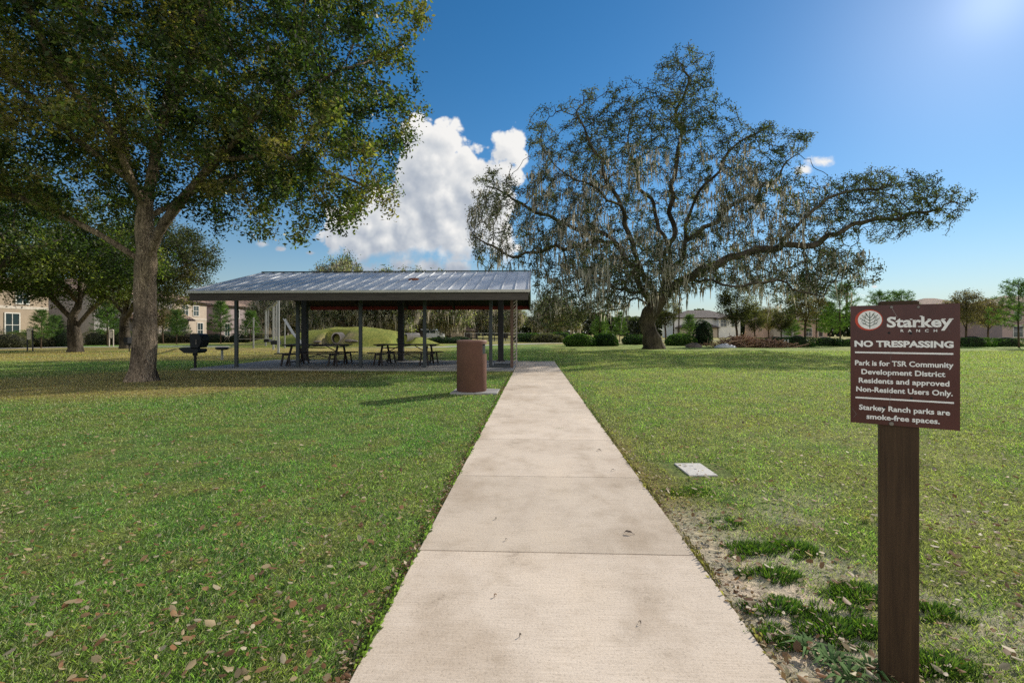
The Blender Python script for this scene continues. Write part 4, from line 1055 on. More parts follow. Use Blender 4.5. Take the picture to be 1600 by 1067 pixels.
b = MB(); b.tube((0,0,-.05), (0,0,.465), .05, n=12); b.build("pole", M['pole'], r)

# ------------------------------------------------------------------ sign
def sign():
    K = .935; cx = W(1406, HZ, 1.87*K); a = math.radians(-32)+YAW
    r = empty("park_sign", (cx.x, cx.y, CH*(1-K)), a, "brown park rules sign on a square timber post right of the path", "sign")
    r.scale = (K, K, K)
    b = MB(); b.box(-.062, .058, -.0, .075, -.25, 1.372, .004); b.build("post", M['post'], r)
    bw = .326
    x0, x1 = -.155, -.155+bw; z0, z1 = .897, 1.356; yb = -.004
    b = MB(); b.box(x0, x1, yb-.003, yb, z0, z1); bd = b.build("board", M['sign'], r)
    yf = yb-.003
    def text(s, u0, u1, v, hc, bold=.035, mat='white', name="lettering", capref='N'):
        cu = bpy.data.curves.new("lettering", 'FONT'); cu.body = s; cu.size = 1; cu.offset = bold; cu.extrude = 0; cu.resolution_u = 3
        to = bpy.data.objects.new("lettering", cu); COL.objects.link(to); bpy.context.view_layer.update()
        me = bpy.data.meshes.new_from_object(to); bpy.data.objects.remove(to); bpy.data.curves.remove(cu)
        n = len(me.vertices); co = np.empty(n*3, dtype=np.float32); me.vertices.foreach_get("co", co); co = co.reshape(-1,3)
        mn, mx = co[:,0].min(), co[:,0].max(); X0 = x0+u0*bw; X1 = x0+u1*bw; sx = (X1-X0)/(mx-mn); cap = .728; sz = hc*(z1-z0)/cap
        out = np.empty_like(co); out[:,0] = X0+(co[:,0]-mn)*sx; out[:,1] = yf-.0006; out[:,2] = z1-v*(z1-z0)-hc*(z1-z0)/2+co[:,1]*sz
        me.vertices.foreach_set("co", out.ravel()); me.update(); me.name = name; return link_mesh(name, me, M[mat], bd)
    def capl(v): pass
    text("Starkey", .352, .935, .140, .085, .03)
    # slab serifs on the wordmark
    H = z1-z0
    b = MB()
    def sr(u0, u1, v0, v1): b.box(x0+u0*bw, x0+u1*bw, yf-.0010, yf-.0002, z1-v1*H, z1-v0*H)
    sr(.355,.366,.158,.182); sr(.424,.435,.099,.122)
    for u0, u1 in ((.570,.600),(.636,.668),(.675,.703),(.722,.752)): sr(u0, u1, .1765, .1830)
    sr(.652,.678,.093,.100); sr(.563,.588,.118,.1245); sr(.722,.750,.118,.1245); sr(.842,.878,.118,.1245); sr(.905,.943,.118,.1245)
    b.build("lettering_serif", M['white'], bd)
    text("R A N C H".replace(" ", "   "), .480, .805, .213, .022, .02)
    text("NO TRESPASSING", .04, .945, .322, .050, .045)
    text("Park is for TSR Community", .045, .945, .485, .043, .025)
    text("Development District", .108, .875, .559, .043, .025)
    text("Residents and approved", .082, .910, .633, .043, .025)
    text("Non-Resident Users Only.", .057, .938, .708, .043, .025)
    text("Starkey Ranch parks are", .085, .915, .862, .043, .025)
    text("smoke-free spaces.", .158, .828, .936, .043, .025)
    b = MB(); b.box(x0+.045*bw, x0+.942*bw, yf-.0009, yf-.0002, z1-.404*H, z1-.391*H); b.build("rule_line", M['white'], bd)
    b = MB(); b.box(x0+.05*bw, x0+.948*bw, yf-.0009, yf-.0002, z1-.790*H, z1-.777*H); b.build("rule_line", M['white'], bd)
    # emblem: red ellipse, white leaf disc with dark green veins
    def ell(cu, cv, ru, rv, y, mat, name):
        b = MB(); n = 48; X = x0+cu*bw; Z = z1-cv*H
        b.add([(X+ru*bw*math.cos(2*PI*k/n), y, Z+rv*H*math.sin(2*PI*k/n)) for k in range(n)], [tuple(range(n))]); return b.build(name, M[mat], bd)
    ell(.180, .122, .135, .089, yf-.0004, 'logo_red', "emblem_ring"); ell(.190, .122, .116, .078, yf-.0008, 'white', "emblem_disc")
    b = MB(); X = x0+.19*bw; Z = z1-.122*H; RU = .116*bw*.93; RV = .078*H*.93; y = yf-.0013
    def vein(pts, w):
        for p, q in zip(pts[:-1], pts[1:]):
            b.bar((X+p[0]*RU, y, Z+p[1]*RV), (X+q[0]*RU, y, Z+q[1]*RV), w, .0004, up=(0,1,0))
    vein([(0,-1),(0,.92)], .0022)
    for s in (-1, 1):
        for z_, e in ((-.75,(.72,-.25)),(-.42,(.88,.22)),(-.1,(.72,.58)),(.2,(.42,.82))):
            m_ = (e[0]*.45*s, z_+(e[1]-z_)*.38); vein([(0,z_), m_, (e[0]*s, e[1])], .0018)
            vein([m_, (m_[0]+.12*s, m_[1]+.34)], .0012); vein([(m_[0]*1.35, m_[1]*1+ (e[1]-m_[1])*.3), (m_[0]*1.35+.22*s, m_[1]+(e[1]-m_[1])*.25-.02)], .0012)
    b.build("emblem_veins", M['logo_green'], bd)
    # screws, old holes, scratches
    for u, v, rr in ((.395,.018,.006),(.395,.985,.0085),(.64,.022,.005)):
        b = MB(); X = x0+u*bw; Z = z1-v*H; b.tube((X, yf-.0003, Z), (X, yf-.004, Z), rr, rr*.8, 14); b.build("screw", M['bolt'], bd)
    for u, v in ((.372,.232),(.573,.235),(.578,.765),(.33,.855)):
        b = MB(); X = x0+u*bw; Z = z1-v*H; b.tube((X, yf-.0002, Z), (X, yf-.0008, Z), .0042, n=12); b.build("screw_hole", M['black'], bd)
    b = MB(); rs = random.Random(3); p = (.402,.03)
    for k in range(6):
        q = (p[0]+.006+.004*rs.random(), p[1]+.012); b.bar((x0+p[0]*bw, yf-.0016, z1-p[1]*H), (x0+q[0]*bw, yf-.0016, z1-q[1]*H), .0016, .0003, up=(0,1,0)); p = q
    p = (.40,.34)
    for k in range(14):
        q = (.385+.012*rs.random()-.001*k, p[1]+.035); b.bar((x0+p[0]*bw, yf-.0016, z1-p[1]*H), (x0+q[0]*bw, yf-.0016, z1-q[1]*H), .0005, .0003, up=(0,1,0)); p = q
    for a_, b_ in (((.02,.88),(.06,.93)),((.03,.955),(.065,.92)),((.9,.2),(.915,.23))): b.bar((x0+a_[0]*bw, yf-.0016, z1-a_[1]*H), (x0+b_[0]*bw, yf-.0016, z1-b_[1]*H), .0006, .0003, up=(0,1,0))
    b.build("scratch", M['scratch'], bd)
sign()

# ------------------------------------------------------------------ small ground things
b = MB(); b.box(-.125, .125, -.20, .20, -.08, .010, .003); c = b.build("utility_cover", M['cover']); tag(c, "pale flat concrete utility cover set in the right lawn", "utility cover")
c.location = (COVER.x, COVER.y, 0); c.rotation_euler = (0, 0, math.radians(3))
b = MB(); b.box(-.155, .155, -.235, .235, -.06, .006); o = b.build("cover_surround_soil", M['groove']); bpy.data.objects.remove(o)

def single_leaf(px, py, L, mat, lab, rz):
    p = G(px, py, .03); n = 7; top = []; 
    b = MB(); vs = []; fs = []
    for k in range(n):
        t = k/(n-1); w = L*.22*math.sin(PI*min(1, t*1.0+.02))**.8+.001; x = (t-.5)*L; cz = .012*math.sin(t*PI)+.004*math.sin(t*9)
        vs += [(x, -w, cz+.35*w), (x, 0, cz), (x, w*1.05, cz+.5*w)]
        if k: i = 3*k; fs += [(i-3, i-2, i+1, i), (i-2, i-1, i+2, i+1)]
    b.add(vs, fs, True); b.tube((L*.5, 0, .004), (L*.68, .004, .002), .0012, n=5)
    o = b.build("fallen_leaf", mat); o.location = (p.x, p.y, .024); o.rotation_euler = (0, 0, rz); tag(o, lab, "leaf", "fallen leaves on the path"); return o
single_leaf(982, 832, .055, M['debrisleaf'], "dark curled leaf on the right half of the near path", -.3)
single_leaf(774, 929, .016, M['tanleaf'], "small orange brown leaf fragment on the nearest path panel", .8)
single_leaf(936, 703, .045, M['debrisleaf'], "small dark leaf lying near the right edge of the path", -.8)
single_leaf(958, 734, .03, M['debrisleaf'], "thin dark leaf sliver just before the second joint", .1)
single_leaf(791, 842, .012, M['debrisleaf'], "tiny dark leaf speck left of centre before the joint", .4)
single_leaf(775, 809, .012, M['debrisleaf'], "tiny dark leaf speck in the middle panel left side", 1.4)
single_leaf(1000, 971, .012, M['debrisleaf'], "tiny dark leaf speck right of centre on the nearest panel", 2.1)
single_leaf(813, 991, .010, M['debrisleaf'], "tiny dark leaf speck low on the nearest panel left side", .9)

# grass tufts / weeds on the sandy ground
def tuft(px, py, R, lab, seed, n=900, hgt=.07, pal=GREEN_B, wide=.005):
    r = np.random.default_rng(seed); p = G(px, py); rr = R*np.sqrt(r.random(n)); a = r.random(n)*2*PI; q0 = fbm(np.stack([rr*np.cos(a)*17, rr*np.sin(a)*17], 1)+seed*7.3, 2, seed); kp = q0 - .28*(rr/R) > .24; kp &= True; rr = rr[kp]*1.25; a = a[kp]; n = len(a)
    x = rr*np.cos(a)*1.25; y = rr*np.sin(a)*.8; L = hgt*(.5+.7*r.random(n))*(1.15-.6*rr/R); out = a+r.normal(0,.8,n); ln = .25+.7*r.random(n)
    h = L*np.cos(ln); o = L*np.sin(ln); wa = out+PI/2; w = wide*(.6+.6*r.random(n)); wx = np.cos(wa)*w/2; wy = np.sin(wa)*w/2
    v = np.empty((n,4,3)); z = np.zeros(n)-.004; v[:,0] = np.stack([x-wx,y-wy,z],1); v[:,1] = np.stack([x+wx,y+wy,z],1); v[:,2] = np.stack([x+wx*.8+np.cos(out)*o*.5,y+wy*.8+np.sin(out)*o*.5,z+h*.65],1); v[:,3] = np.stack([x+np.cos(out)*o,y+np.sin(out)*o,z+h],1)
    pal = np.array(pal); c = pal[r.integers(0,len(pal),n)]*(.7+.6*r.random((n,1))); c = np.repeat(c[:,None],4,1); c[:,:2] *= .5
    o_ = link_mesh("grass_tuft", np_mesh("grass_tuft", v.reshape(-1,3), np.arange(n*4).reshape(n,4), c.reshape(-1,3)), M['blade']); o_.location = (p.x, p.y, 0)
    tag(o_, lab, "grass tuft", "green tufts on the bare sandy patch")
T = [(1188,862,.15,"bright tuft farthest left on the sandy patch"),(1240,858,.12,"tuft just right of the farthest left one"),(1202,898,.11,"tuft below the first bright tuft"),(1126,818,.10,"small tuft near the path edge above the sand"),(1076,768,.14,"wide flat tuft below the utility cover"),(1345,930,.13,"tuft touching the left side of the sign post"),(1290,952,.12,"tuft in the middle of the near patch"),(1300,988,.13,"dark dense tuft left of the lower sign post"),(1212,950,.11,"tuft near the path edge in the middle"),(1205,1000,.09,"small low tuft beside the nearest path edge"),(1465,960,.10,"tuft just right of the sign post"),(1465,1045,.11,"tuft at the bottom right of the sign post"),(874,672,.12,"small tuft hugging the path edge higher up"),(1355,985,.08,"little tuft at the sign post's left foot"),(1195,988,.07,"smallest tuft beside the nearest path edge")]
for i, (px, py, R, lab) in enumerate(T): tuft(px, py, R, lab, 200+i, int(1100*(R/.1)**1.5), .036 if py < 800 else .052)

def rosette(px, py, lab, seed):
    r = random.Random(seed); p = G(px, py); b = MB()
    for k in range(34):
        a = 2*PI*k/34*2.4+r.random(); L = .05+.07*r.random(); el = .15+.5*r.random(); w = .0045+.003*r.random(); d = Vector((math.cos(a), math.sin(a), 0)); s = Vector((-d.y, d.x, 0))
        m_ = d*L*.5+Vector((0,0,L*.5*el+.01)); e = d*L+Vector((0,0,L*.35*el)); o0 = Vector((0,0,.002))
        b.add([o0-s*w*.3, o0+s*w*.3, m_+s*w, e, m_-s*w], [(0,1,2,4),(4,2,3)], True)
    o = b.build("broadleaf_weed", m_plain("weed_green_%d" % seed, (.11,.19,.06), .9, 0, .5, 40, .1, 60, .08)); o.location = (p.x, p.y, 0); tag(o, lab, "weed", "broad leaved weeds by the sign post")
rosette(1300, 1036, "broad leaved weed left of the sign post foot", 1); rosette(1262, 1015, "broad leaved weed farther left, toward the path", 2); rosette(1322, 1062, "broad leaved weed at the bottom frame edge", 3); rosette(1360, 1050, "broad leaved weed touching the foot of the sign post", 4)

# ------------------------------------------------------------------ tunnels in the mound
def pipe(px, d, py_c, ro, rz, lab, ln=3.0):
    x, y = XY(px, d); r = empty("concrete_tunnel", (x, y, CH+(HZ-py_c)/FP*d), rz, lab, "tunnel", "concrete pipe tunnels through the mound")
    b = MB(); n = 28; ri = ro*.80
    def ring(rad, yy): return [(rad*math.cos(2*PI*k/n), yy, rad*math.sin(2*PI*k/n)) for k in range(n)]
    vs = ring(ro,0)+ring(ri,0)+ring(ro,ln); fs = [(k,(k+1)%n,n+(k+1)%n,n+k) for k in range(n)]+[(k,2*n+k,2*n+(k+1)%n,(k+1)%n) for k in range(n)]
    b.add(vs, fs, True); b.build("pipe_wall", M['pipe'], r)
    b = MB(); vs = ring(ri,.001)+ring(ri,ln); b.add(vs, [(k,(k+1)%n,n+(k+1)%n,n+k) for k in range(n)]+[tuple(range(n,2*n))], True); b.build("pipe_inside", M['pipe_in'], r)
pipe(525, 44.3, 528.5, .54, -.30, "round concrete tunnel mouth facing the pavilion in the mound")
pipe(634, 45.9, 527.5, .42, -.9, "smaller tunnel mouth at the right foot of the mound", 1.3)
for i, (px, py, s, lab) in enumerate(((506,533,.30,"flat rock left of the tunnel mouth"),(496,533,.24,"outermost flat rock left of the tunnel mouth"),(547,531,.30,"rock right of the tunnel mouth"),(512,528,.24,"rock leaning on the upper left of the tunnel"),(554,533,.22,"low rock at the right foot of the tunnel"))):
    bm_r = random.Random(i); b = MB(); n = 10; vs = []; fs = []
    prof = [(.0,-.3),(.8,-.25),(1,.05),(.75,.45),(.0,.6)]
    b.lathe([(max(r_,.01), z) for r_, z in prof], n); b.v = [(x*(1+.35*(bm_r.random()-.5))*s*1.5, y*(1+.35*(bm_r.random()-.5))*s, z*s*.9*(1+.3*(bm_r.random()-.5))) for x, y, z in b.v]; b.sm = [False]*len(b.sm)
    x, y = XY(px, 42.6); o = b.build("rock", M['rock']); o.location = (x, y, float(mound_h(np.array([x]), np.array([y]))[0])+.02); tag(o, lab, "rock", "rocks around the tunnel mouth")

# ------------------------------------------------------------------ swing frame and rope climber
def swings():
    P3 = [(435, 30.5, 3.25), (427, 36.5, 3.25), (415, 43, 3.2)]; pts = []
    base = XY(435, 30.5); r = empty("swing_frame", (base[0], base[1], 0), 0, "pale metal swing frame of three tall posts behind the pavilion", "swing set")
    for px, d, h in P3: x, y = XY(px, d); pts.append(Vector((x-base[0], y-base[1], h)))
    for p in pts: b = MB(); b.tube((p.x, p.y, -.05), p, .07, n=12); b.build("post", M['pole'], r)
    b = MB(); b.tube(pts[0], pts[1], .06, n=10); b.tube(pts[1], pts[2], .06, n=10); b.build("top_beam", M['pole'], r)
    def seat(t, i, dx):
        a = pts[i].lerp(pts[i+1], t); b_ = MB(); 
        q = a+Vector((dx, -.25, 0)); b_.tube(a, Vector((q.x, q.y, .75)), .02, n=5); a2 = pts[i].lerp(pts[i+1], t+.12); q2 = Vector((q.x+(a2.x-a.x), q.y+(a2.y-a.y), .75)); b_.tube(a2, q2, .02, n=5); b_.build("swing_chain", M['pole'], r)
        b2 = MB(); m = (Vector((q.x, q.y, .75))+q2)/2; b2.box(m.x-.22, m.x+.22, m.y-.30, m.y+.30, .48, .74, .05); b2.build("swing_seat", M['black'], r)
    seat(.3, 0, .1); seat(.55, 1, .1)
    r2p = XY(396, 40); r2 = empty("rope_climber", (r2p[0], r2p[1], 0), 0, "dark rope net climber left of the pale swing posts", "climber")
    b = MB(); b.tube((0,0,-.05), (0,0,2.5), .06, n=10); b.build("mast", M['pole'], r2)
    b = MB(); k_ = 6
    for k in range(k_):
        a = 2*PI*k/k_; e = Vector((math.cos(a)*1.9, math.sin(a)*1.9, .02)); b.tube((0,0,2.45), e, .018, n=5)
        a2 = 2*PI*(k+1)/k_; e2 = Vector((math.cos(a2)*1.9, math.sin(a2)*1.9, .02))
        for t in (.3,.5,.7,.88): b.tube(Vector((0,0,2.45)).lerp(e, t), Vector((0,0,2.45)).lerp(e2, t), .014, n=5)
    b.build("rope_net", M['rope'], r2)
    # slanted slide rail
    p = XY(452, 38); r3 = empty("slide", (p[0], p[1], 0), 0, "narrow pale slide running down the mound behind the second slim post", "slide")
    q0 = W(444, 499, 40); q1 = W(458, 522, 37); q2 = W(474, 540, 34.5); b = MB()
    for s in (-.09, .09):
        o_ = Vector((s, 0, .05)); A_ = q0-Vector((p[0],p[1],0)); B_ = q1-Vector((p[0],p[1],0)); C_ = q2-Vector((p[0],p[1],0)); b.tube(A_+o_, B_+o_, .025, n=8); b.tube(B_+o_, C_+o_, .025, n=8)
    b.build("side_rail", M['pole'], r3)
    b = MB(); b.bar(A_, B_, .16, .03); b.bar(B_, C_, .16, .03); b.build("chute", M['pole'], r3)
    b = MB(); b.tube((A_.x, A_.y+.1, -.05), (A_.x, A_.y+.1, A_.z), .05, n=8); b.build("support_leg", M['pole'], r3)
swings()

# ------------------------------------------------------------------ posted stations on the left (two)
def station(px, d, lab, mat, box):
    x, y = XY(px, d); r = empty("pet_waste_station", (x, y, 0), 0, lab, "waste station", "waste stations along the left footpath")
    for s in (-1, 1): b = MB(); b.box(s*.19-.03, s*.19+.03, -.03, .03, -.05, 1.45, .004); b.build("post", mat, r)
    b = MB(); b.box(-.16, .16, -.08, .08, .80, 1.40, .02); b.build("dispenser", M['trim'], r)
    n = 12; b = MB(); vs = []
    for k in range(n+1): a = PI*k/n; vs += [(.22*math.cos(a), -.05, 1.45+.12*math.sin(a)), (.22*math.cos(a), .05, 1.45+.12*math.sin(a))]
    fs = [(2*k, 2*k+1, 2*k+3, 2*k+2) for k in range(n)]+[tuple(range(0,2*n+2,2)), tuple(reversed(range(1,2*n+2,2)))]; b.add(vs, fs); b.build("cap", M['trim'], r)
station(47, 33.5, "dark legged waste station at the far left beside the footpath", M['dark_post'], 0)
station(174, 44, "pale waste station between the split oak and the nearest trunk", M['trim'], 1)

# ------------------------------------------------------------------ houses
def house(name, label, x0, x1, y0, y1, H, wall, tile, windows, roof='hip', wings=(), rise=None, over=.55, trimz=None, group="houses beyond the park", wall2=None):
    """box volume with hip/gable roof; windows: (face, along, z, w, h)"""
    cx, cy = (x0+x1)/2, (y0+y1)/2; r = empty(name, (cx, cy, 0), 0, label, "house", group)
    def vol(a, b, c, d, h, wmat, rt, rise_, gdir=None):
        a -= cx; b -= cx; c -= cy; d -= cy
        m = MB(); m.box(a, b, c, d, -.1, h); w = m.build("wall", wmat, r)
        a -= over; b += over; c -= over; d += over; m = MB(); zz = h-.05; W_, D_ = b-a, d-c; k = min(W_, D_)/2; rs = rise_ if rise_ else k*.36
        if rt == 'hip':
            if W_ > D_: R1, R2 = (a+k, (c+d)/2), (b-k, (c+d)/2)
            else: R1, R2 = ((a+b)/2, c+k), ((a+b)/2, d-k)
            vs = [(a,c,zz),(b,c,zz),(b,d,zz),(a,d,zz),(*R1,zz+rs),(*R2,zz+rs)]
            fs = [(0,1,5,4),(1,2,5),(2,3,4,5),(3,0,4)] if W_ > D_ else [(0,1,4),(1,2,5,4),(2,3,5),(3,0,4,5)]
        elif rt == 'gx':   # ridge along x
            vs = [(a,c,zz),(b,c,zz),(b,d,zz),(a,d,zz),(a,(c+d)/2,zz+rs),(b,(c+d)/2,zz+rs)]; fs = [(0,1,5,4),(2,3,4,5),(1,2,5),(3,0,4)]
        else:
            vs = [(a,c,zz),(b,c,zz),(b,d,zz),(a,d,zz),((a+b)/2,c,zz+rs),((a+b)/2,d,zz+rs)]; fs = [(3,0,4,5),(1,2,5,4),(0,1,4),(2,3,5)]
        fs.append((3,2,1,0)); me = bpy.data.meshes.new("roof"); me.from_pydata(vs, [], fs); me.update()
        uv = me.uv_layers.new(name="UVMap")
        for p in me.polygons:
            n = p.normal; h_ = Vector((-n.y, n.x, 0)); h_ = h_.normalized() if h_.length > 1e-4 else Vector((1,0,0)); s_ = n.cross(h_)
            for li in p.loop_indices:
                co = me.vertices[me.loops[li].vertex_index].co; uv.data[li].uv = (co.dot(h_), co.dot(s_))
        ro = link_mesh("roof", me, tile, r)
        m = MB(); f_ = .16
        m.box(a, b, c-.03, c, zz-f_, zz+.02).box(a, b, d, d+.03, zz-f_, zz+.02).box(a-.03, a, c, d, zz-f_, zz+.02).box(b, b+.03, c, d, zz-f_, zz+.02); m.build("eave_board", M['soffit'], ro)
        return w
    w = vol(x0, x1, y0, y1, H, wall, roof, rise)
    for (a, b, c, d, h, wm, rt, rs) in wings: vol(a, b, c, d, h, wm, rt, rs)
    X0, X1, Y0, Y1 = x0-cx, x1-cx, y0-cy, y1-cy
    if trimz:
        m = MB(); m.box(X0-.04, X1+.04, Y0-.04, Y0, trimz, trimz+.3).box(X1, X1+.04, Y0, Y1, trimz, trimz+.3).build("trim_band", M['trim'], r)
    for wi in windows:
        face, al, z, ww, hh = wi[:5]; kind = wi[5] if len(wi) > 5 else 'window'; off = wi[6] if len(wi) > 6 else None
        fr = MB(); gl = MB(); t = .11
        def bx(m, a0, a1, z0, z1, o0, o1):
            if face == 'x': p = (X1 if off is None else off-cx); m.box(p+o0, p+o1, a0, a1, z0, z1)
            else: p = (Y0 if off is None else off-cy); m.box(a0, a1, p-o1, p-o0, z0, z1)
        a0, a1 = al-ww/2, al+ww/2; z1 = z+hh
        bx(fr, a0-t, a0, z-t, z1+t, 0, .07); bx(fr, a1, a1+t, z-t, z1+t, 0, .07); bx(fr, a0, a1, z1, z1+t, 0, .07); bx(fr, a0, a1, z-t, z, 0, .09)
        if kind == 'window': bx(fr, (a0+a1)/2-.03, (a0+a1)/2+.03, z, z1, 0, .05); bx(fr, a0, a1, (z+z1)/2-.03, (z+z1)/2+.03, 0, .048)
        nm = {'window': "window", 'garage': "garage_door", 'door': "door"}[kind]
        f_ = fr.build(nm, M['winframe'], r); bx(gl, a0, a1, z, z1, .0, .02)
        if kind == 'garage':
            for k in range(1, 4): bx(gl, a0, a1, z+hh*k/4-.03, z+hh*k/4-.01, .02, .03)
        gl.build("pane" if kind == 'window' else "panel", M['glass'] if kind == 'window' else M['garage'] if kind == 'garage' else M['darkdoor'], f_)
    return r
XF = -53.0
def houses():
    g = "two storey stucco houses left of the park"
    # camera sees the +x faces in sun and the -y faces in shade
    house("house", "tan stucco house with a tall cream framed window at the left edge", -66, XF, 38, 51.5, 6.1, M['st_tan'], M['tile_red'],
          [('x', 3.0, .9, 1.3, 2.3), ('x', -2.5, .9, 1.6, 2.2), ('x', 4, 4.3, 1.2, 1.2), ('x', -3, 4.3, 1.4, 1.2)], trimz=3.7, group=g)
    house("house", "house whose grey shaded wall stands behind the split oak", -66, XF+1.5, 55.5, 68, 6.1, M['st_grey_shade'], M['tile_red'],
          [('x', -3.5, .9, 1.6, 2), ('x', 1, 4.1, 1.5, 1.3), ('x', 3.5, .9, 1.6, 2)], wings=[(XF+1.5, XF+5, 61, 66.5, 3.1, M['stone'], 'gy', 1.3)], group=g)
    house("house", "cream stucco house with upper windows right of the nearest trunk", -66, XF-1, 71, 79, 6.2, M['st_cream'], M['tile_red'],
          [('x', -1.0, 4.0, 1.2, 1.5), ('x', 1.4, 4.0, 1.2, 1.5), ('x', -2, .6, 1.5, 2.2), ('x', 2.4, .6, 1.2, 2.2)], trimz=3.3, group=g)
    house("house", "mauve shaded house with a low tiled entry roof behind the grill", -72, XF-2, 84, 94, 6.2, M['st_mauve_shade'], M['tile_red'],
          [('y', 2.2, 4.0, 2.4, 1.3), ('x', 0, 4.0, 1.1, 1.5), ('x', 3, .7, 1.4, 2.2), ('x', -3, .7, 1.4, 2.2), ('y', 5.5, .4, 1.2, 2.2, 'window', 80.5)], wings=[(-66, XF-4, 80.5, 84, 3.1, M['st_tan'], 'hip', 1.1)], group=g)
    house("house", "gabled cream house with ribbed tile roof behind the young pine", -68, XF, 97, 107, 6.3, M['st_cream'], M['tile_red'],
          [('x', -2.5, 4.1, 1.0, 1.4), ('x', -.6, 4.1, 1.0, 1.4), ('x', 2.6, 4.1, 1.0, 1.4), ('x', -2, .6, 1.2, 2.3), ('x', 2, .6, 2, 2.2), ('y', 5.5, 4, 1, 1.4)], roof='gx', wings=[(XF-.2, XF+2.5, 99, 104, 6.0, M['st_mauve_shade'], 'gx', 1.3)], group=g)
    house("house", "farthest house of the left row beyond the swing posts", -68, XF, 111, 121, 6.3, M['st_tan'], M['tile_brown'],
          [('x', -2.5, 4.1, 1.0, 1.4), ('x', 2.5, 4.1, 1.0, 1.4), ('x', 0, .6, 2.0, 2.2)], group=g)
    g = "houses beyond the right lawn"
    def at(px, d): return XY(px, d)
    D = 130
    xa, ya = at(1052, D); xb, _ = at(1150, D)
    house("house", "white two storey house with dark roof and paired windows right of the live oak", xa, xb, ya, ya+11, 5.3, M['st_white'], M['tile_grey'],
          [('y', 4.0, 2.9, 1.5, 1.8, 'window', ya-2), ('y', 6.8, 2.9, 1.5, 1.8, 'window', ya-2), ('y', -4, 3.2, 1.6, 1.2), ('y', -5, .2, 2.2, 2.2)], rise=2.2, wings=[(xb-5.5, xb, ya-2, ya, 5.0, M['st_white'], 'gy', 1.0), (xa+1, xb-6, ya-2.5, ya, 2.7, M['st_cream'], 'hip', .9)], group=g)
    xa, ya = at(1192, D); xb, _ = at(1290, D)
    house("house", "salmon house with brown hipped roof and white framed garage", xa, xb, ya, ya+11, 4.6, M['st_salmon'], M['tile_brown'],
          [('y', -5.5, 3.1, 1.0, .8), ('y', -3.2, .2, 3.0, 2.2, 'garage', ya-2.2), ('y', 3.5, .4, 1.6, 2.0), ('y', 6.6, .3, 1.0, 2.2, 'door')], rise=2.4, wings=[(xa+1.8, xa+8, ya-2.2, ya, 2.9, M['stone'], 'gy', 1.0)], group=g)
    xa, ya = at(1432, 98); xb, _ = at(1550, 98)
    house("house", "pinkish house with broad tiled hip roof behind the sign board", xa, xb, ya, ya+13, 6.1, M['st_pink'], M['tile_red'],
          [('y', 2.5, 3.6, 1.3, 1.3), ('y', 5, .5, 2.4, 2.2, 'garage'), ('y', -2, 3.6, 1.3, 1.3), ('y', -1, .5, 1.6, 1.8)], rise=2.5, group=g)
    xa, ya = at(1566, 90); xb, _ = at(1690, 90)
    house("house", "rightmost house with curved tile roof at the frame edge", xa, xb, ya, ya+12, 6.2, M['st_pink'], M['tile_red'],
          [('y', -4.5, 3.8, 1.2, 1.3), ('y', -4.5, .5, 1.6, 2.0), ('y', 1.5, 3.8, 1.2, 1.3)], rise=2.3, group=g)
    xa, ya = at(706, 96); xb, _ = at(740, 96)
    r = house("garden_shed", "small brown roofed shed far off between the pavilion posts", xa, xb, ya, ya+4, 1.7, M['st_tan'], M['tile_brown'], [('y', 1.0, .3, 1.2, 1.1, 'door')], rise=1.4, over=.3, group=g); r['category'] = "shed"; del r['group']
houses()

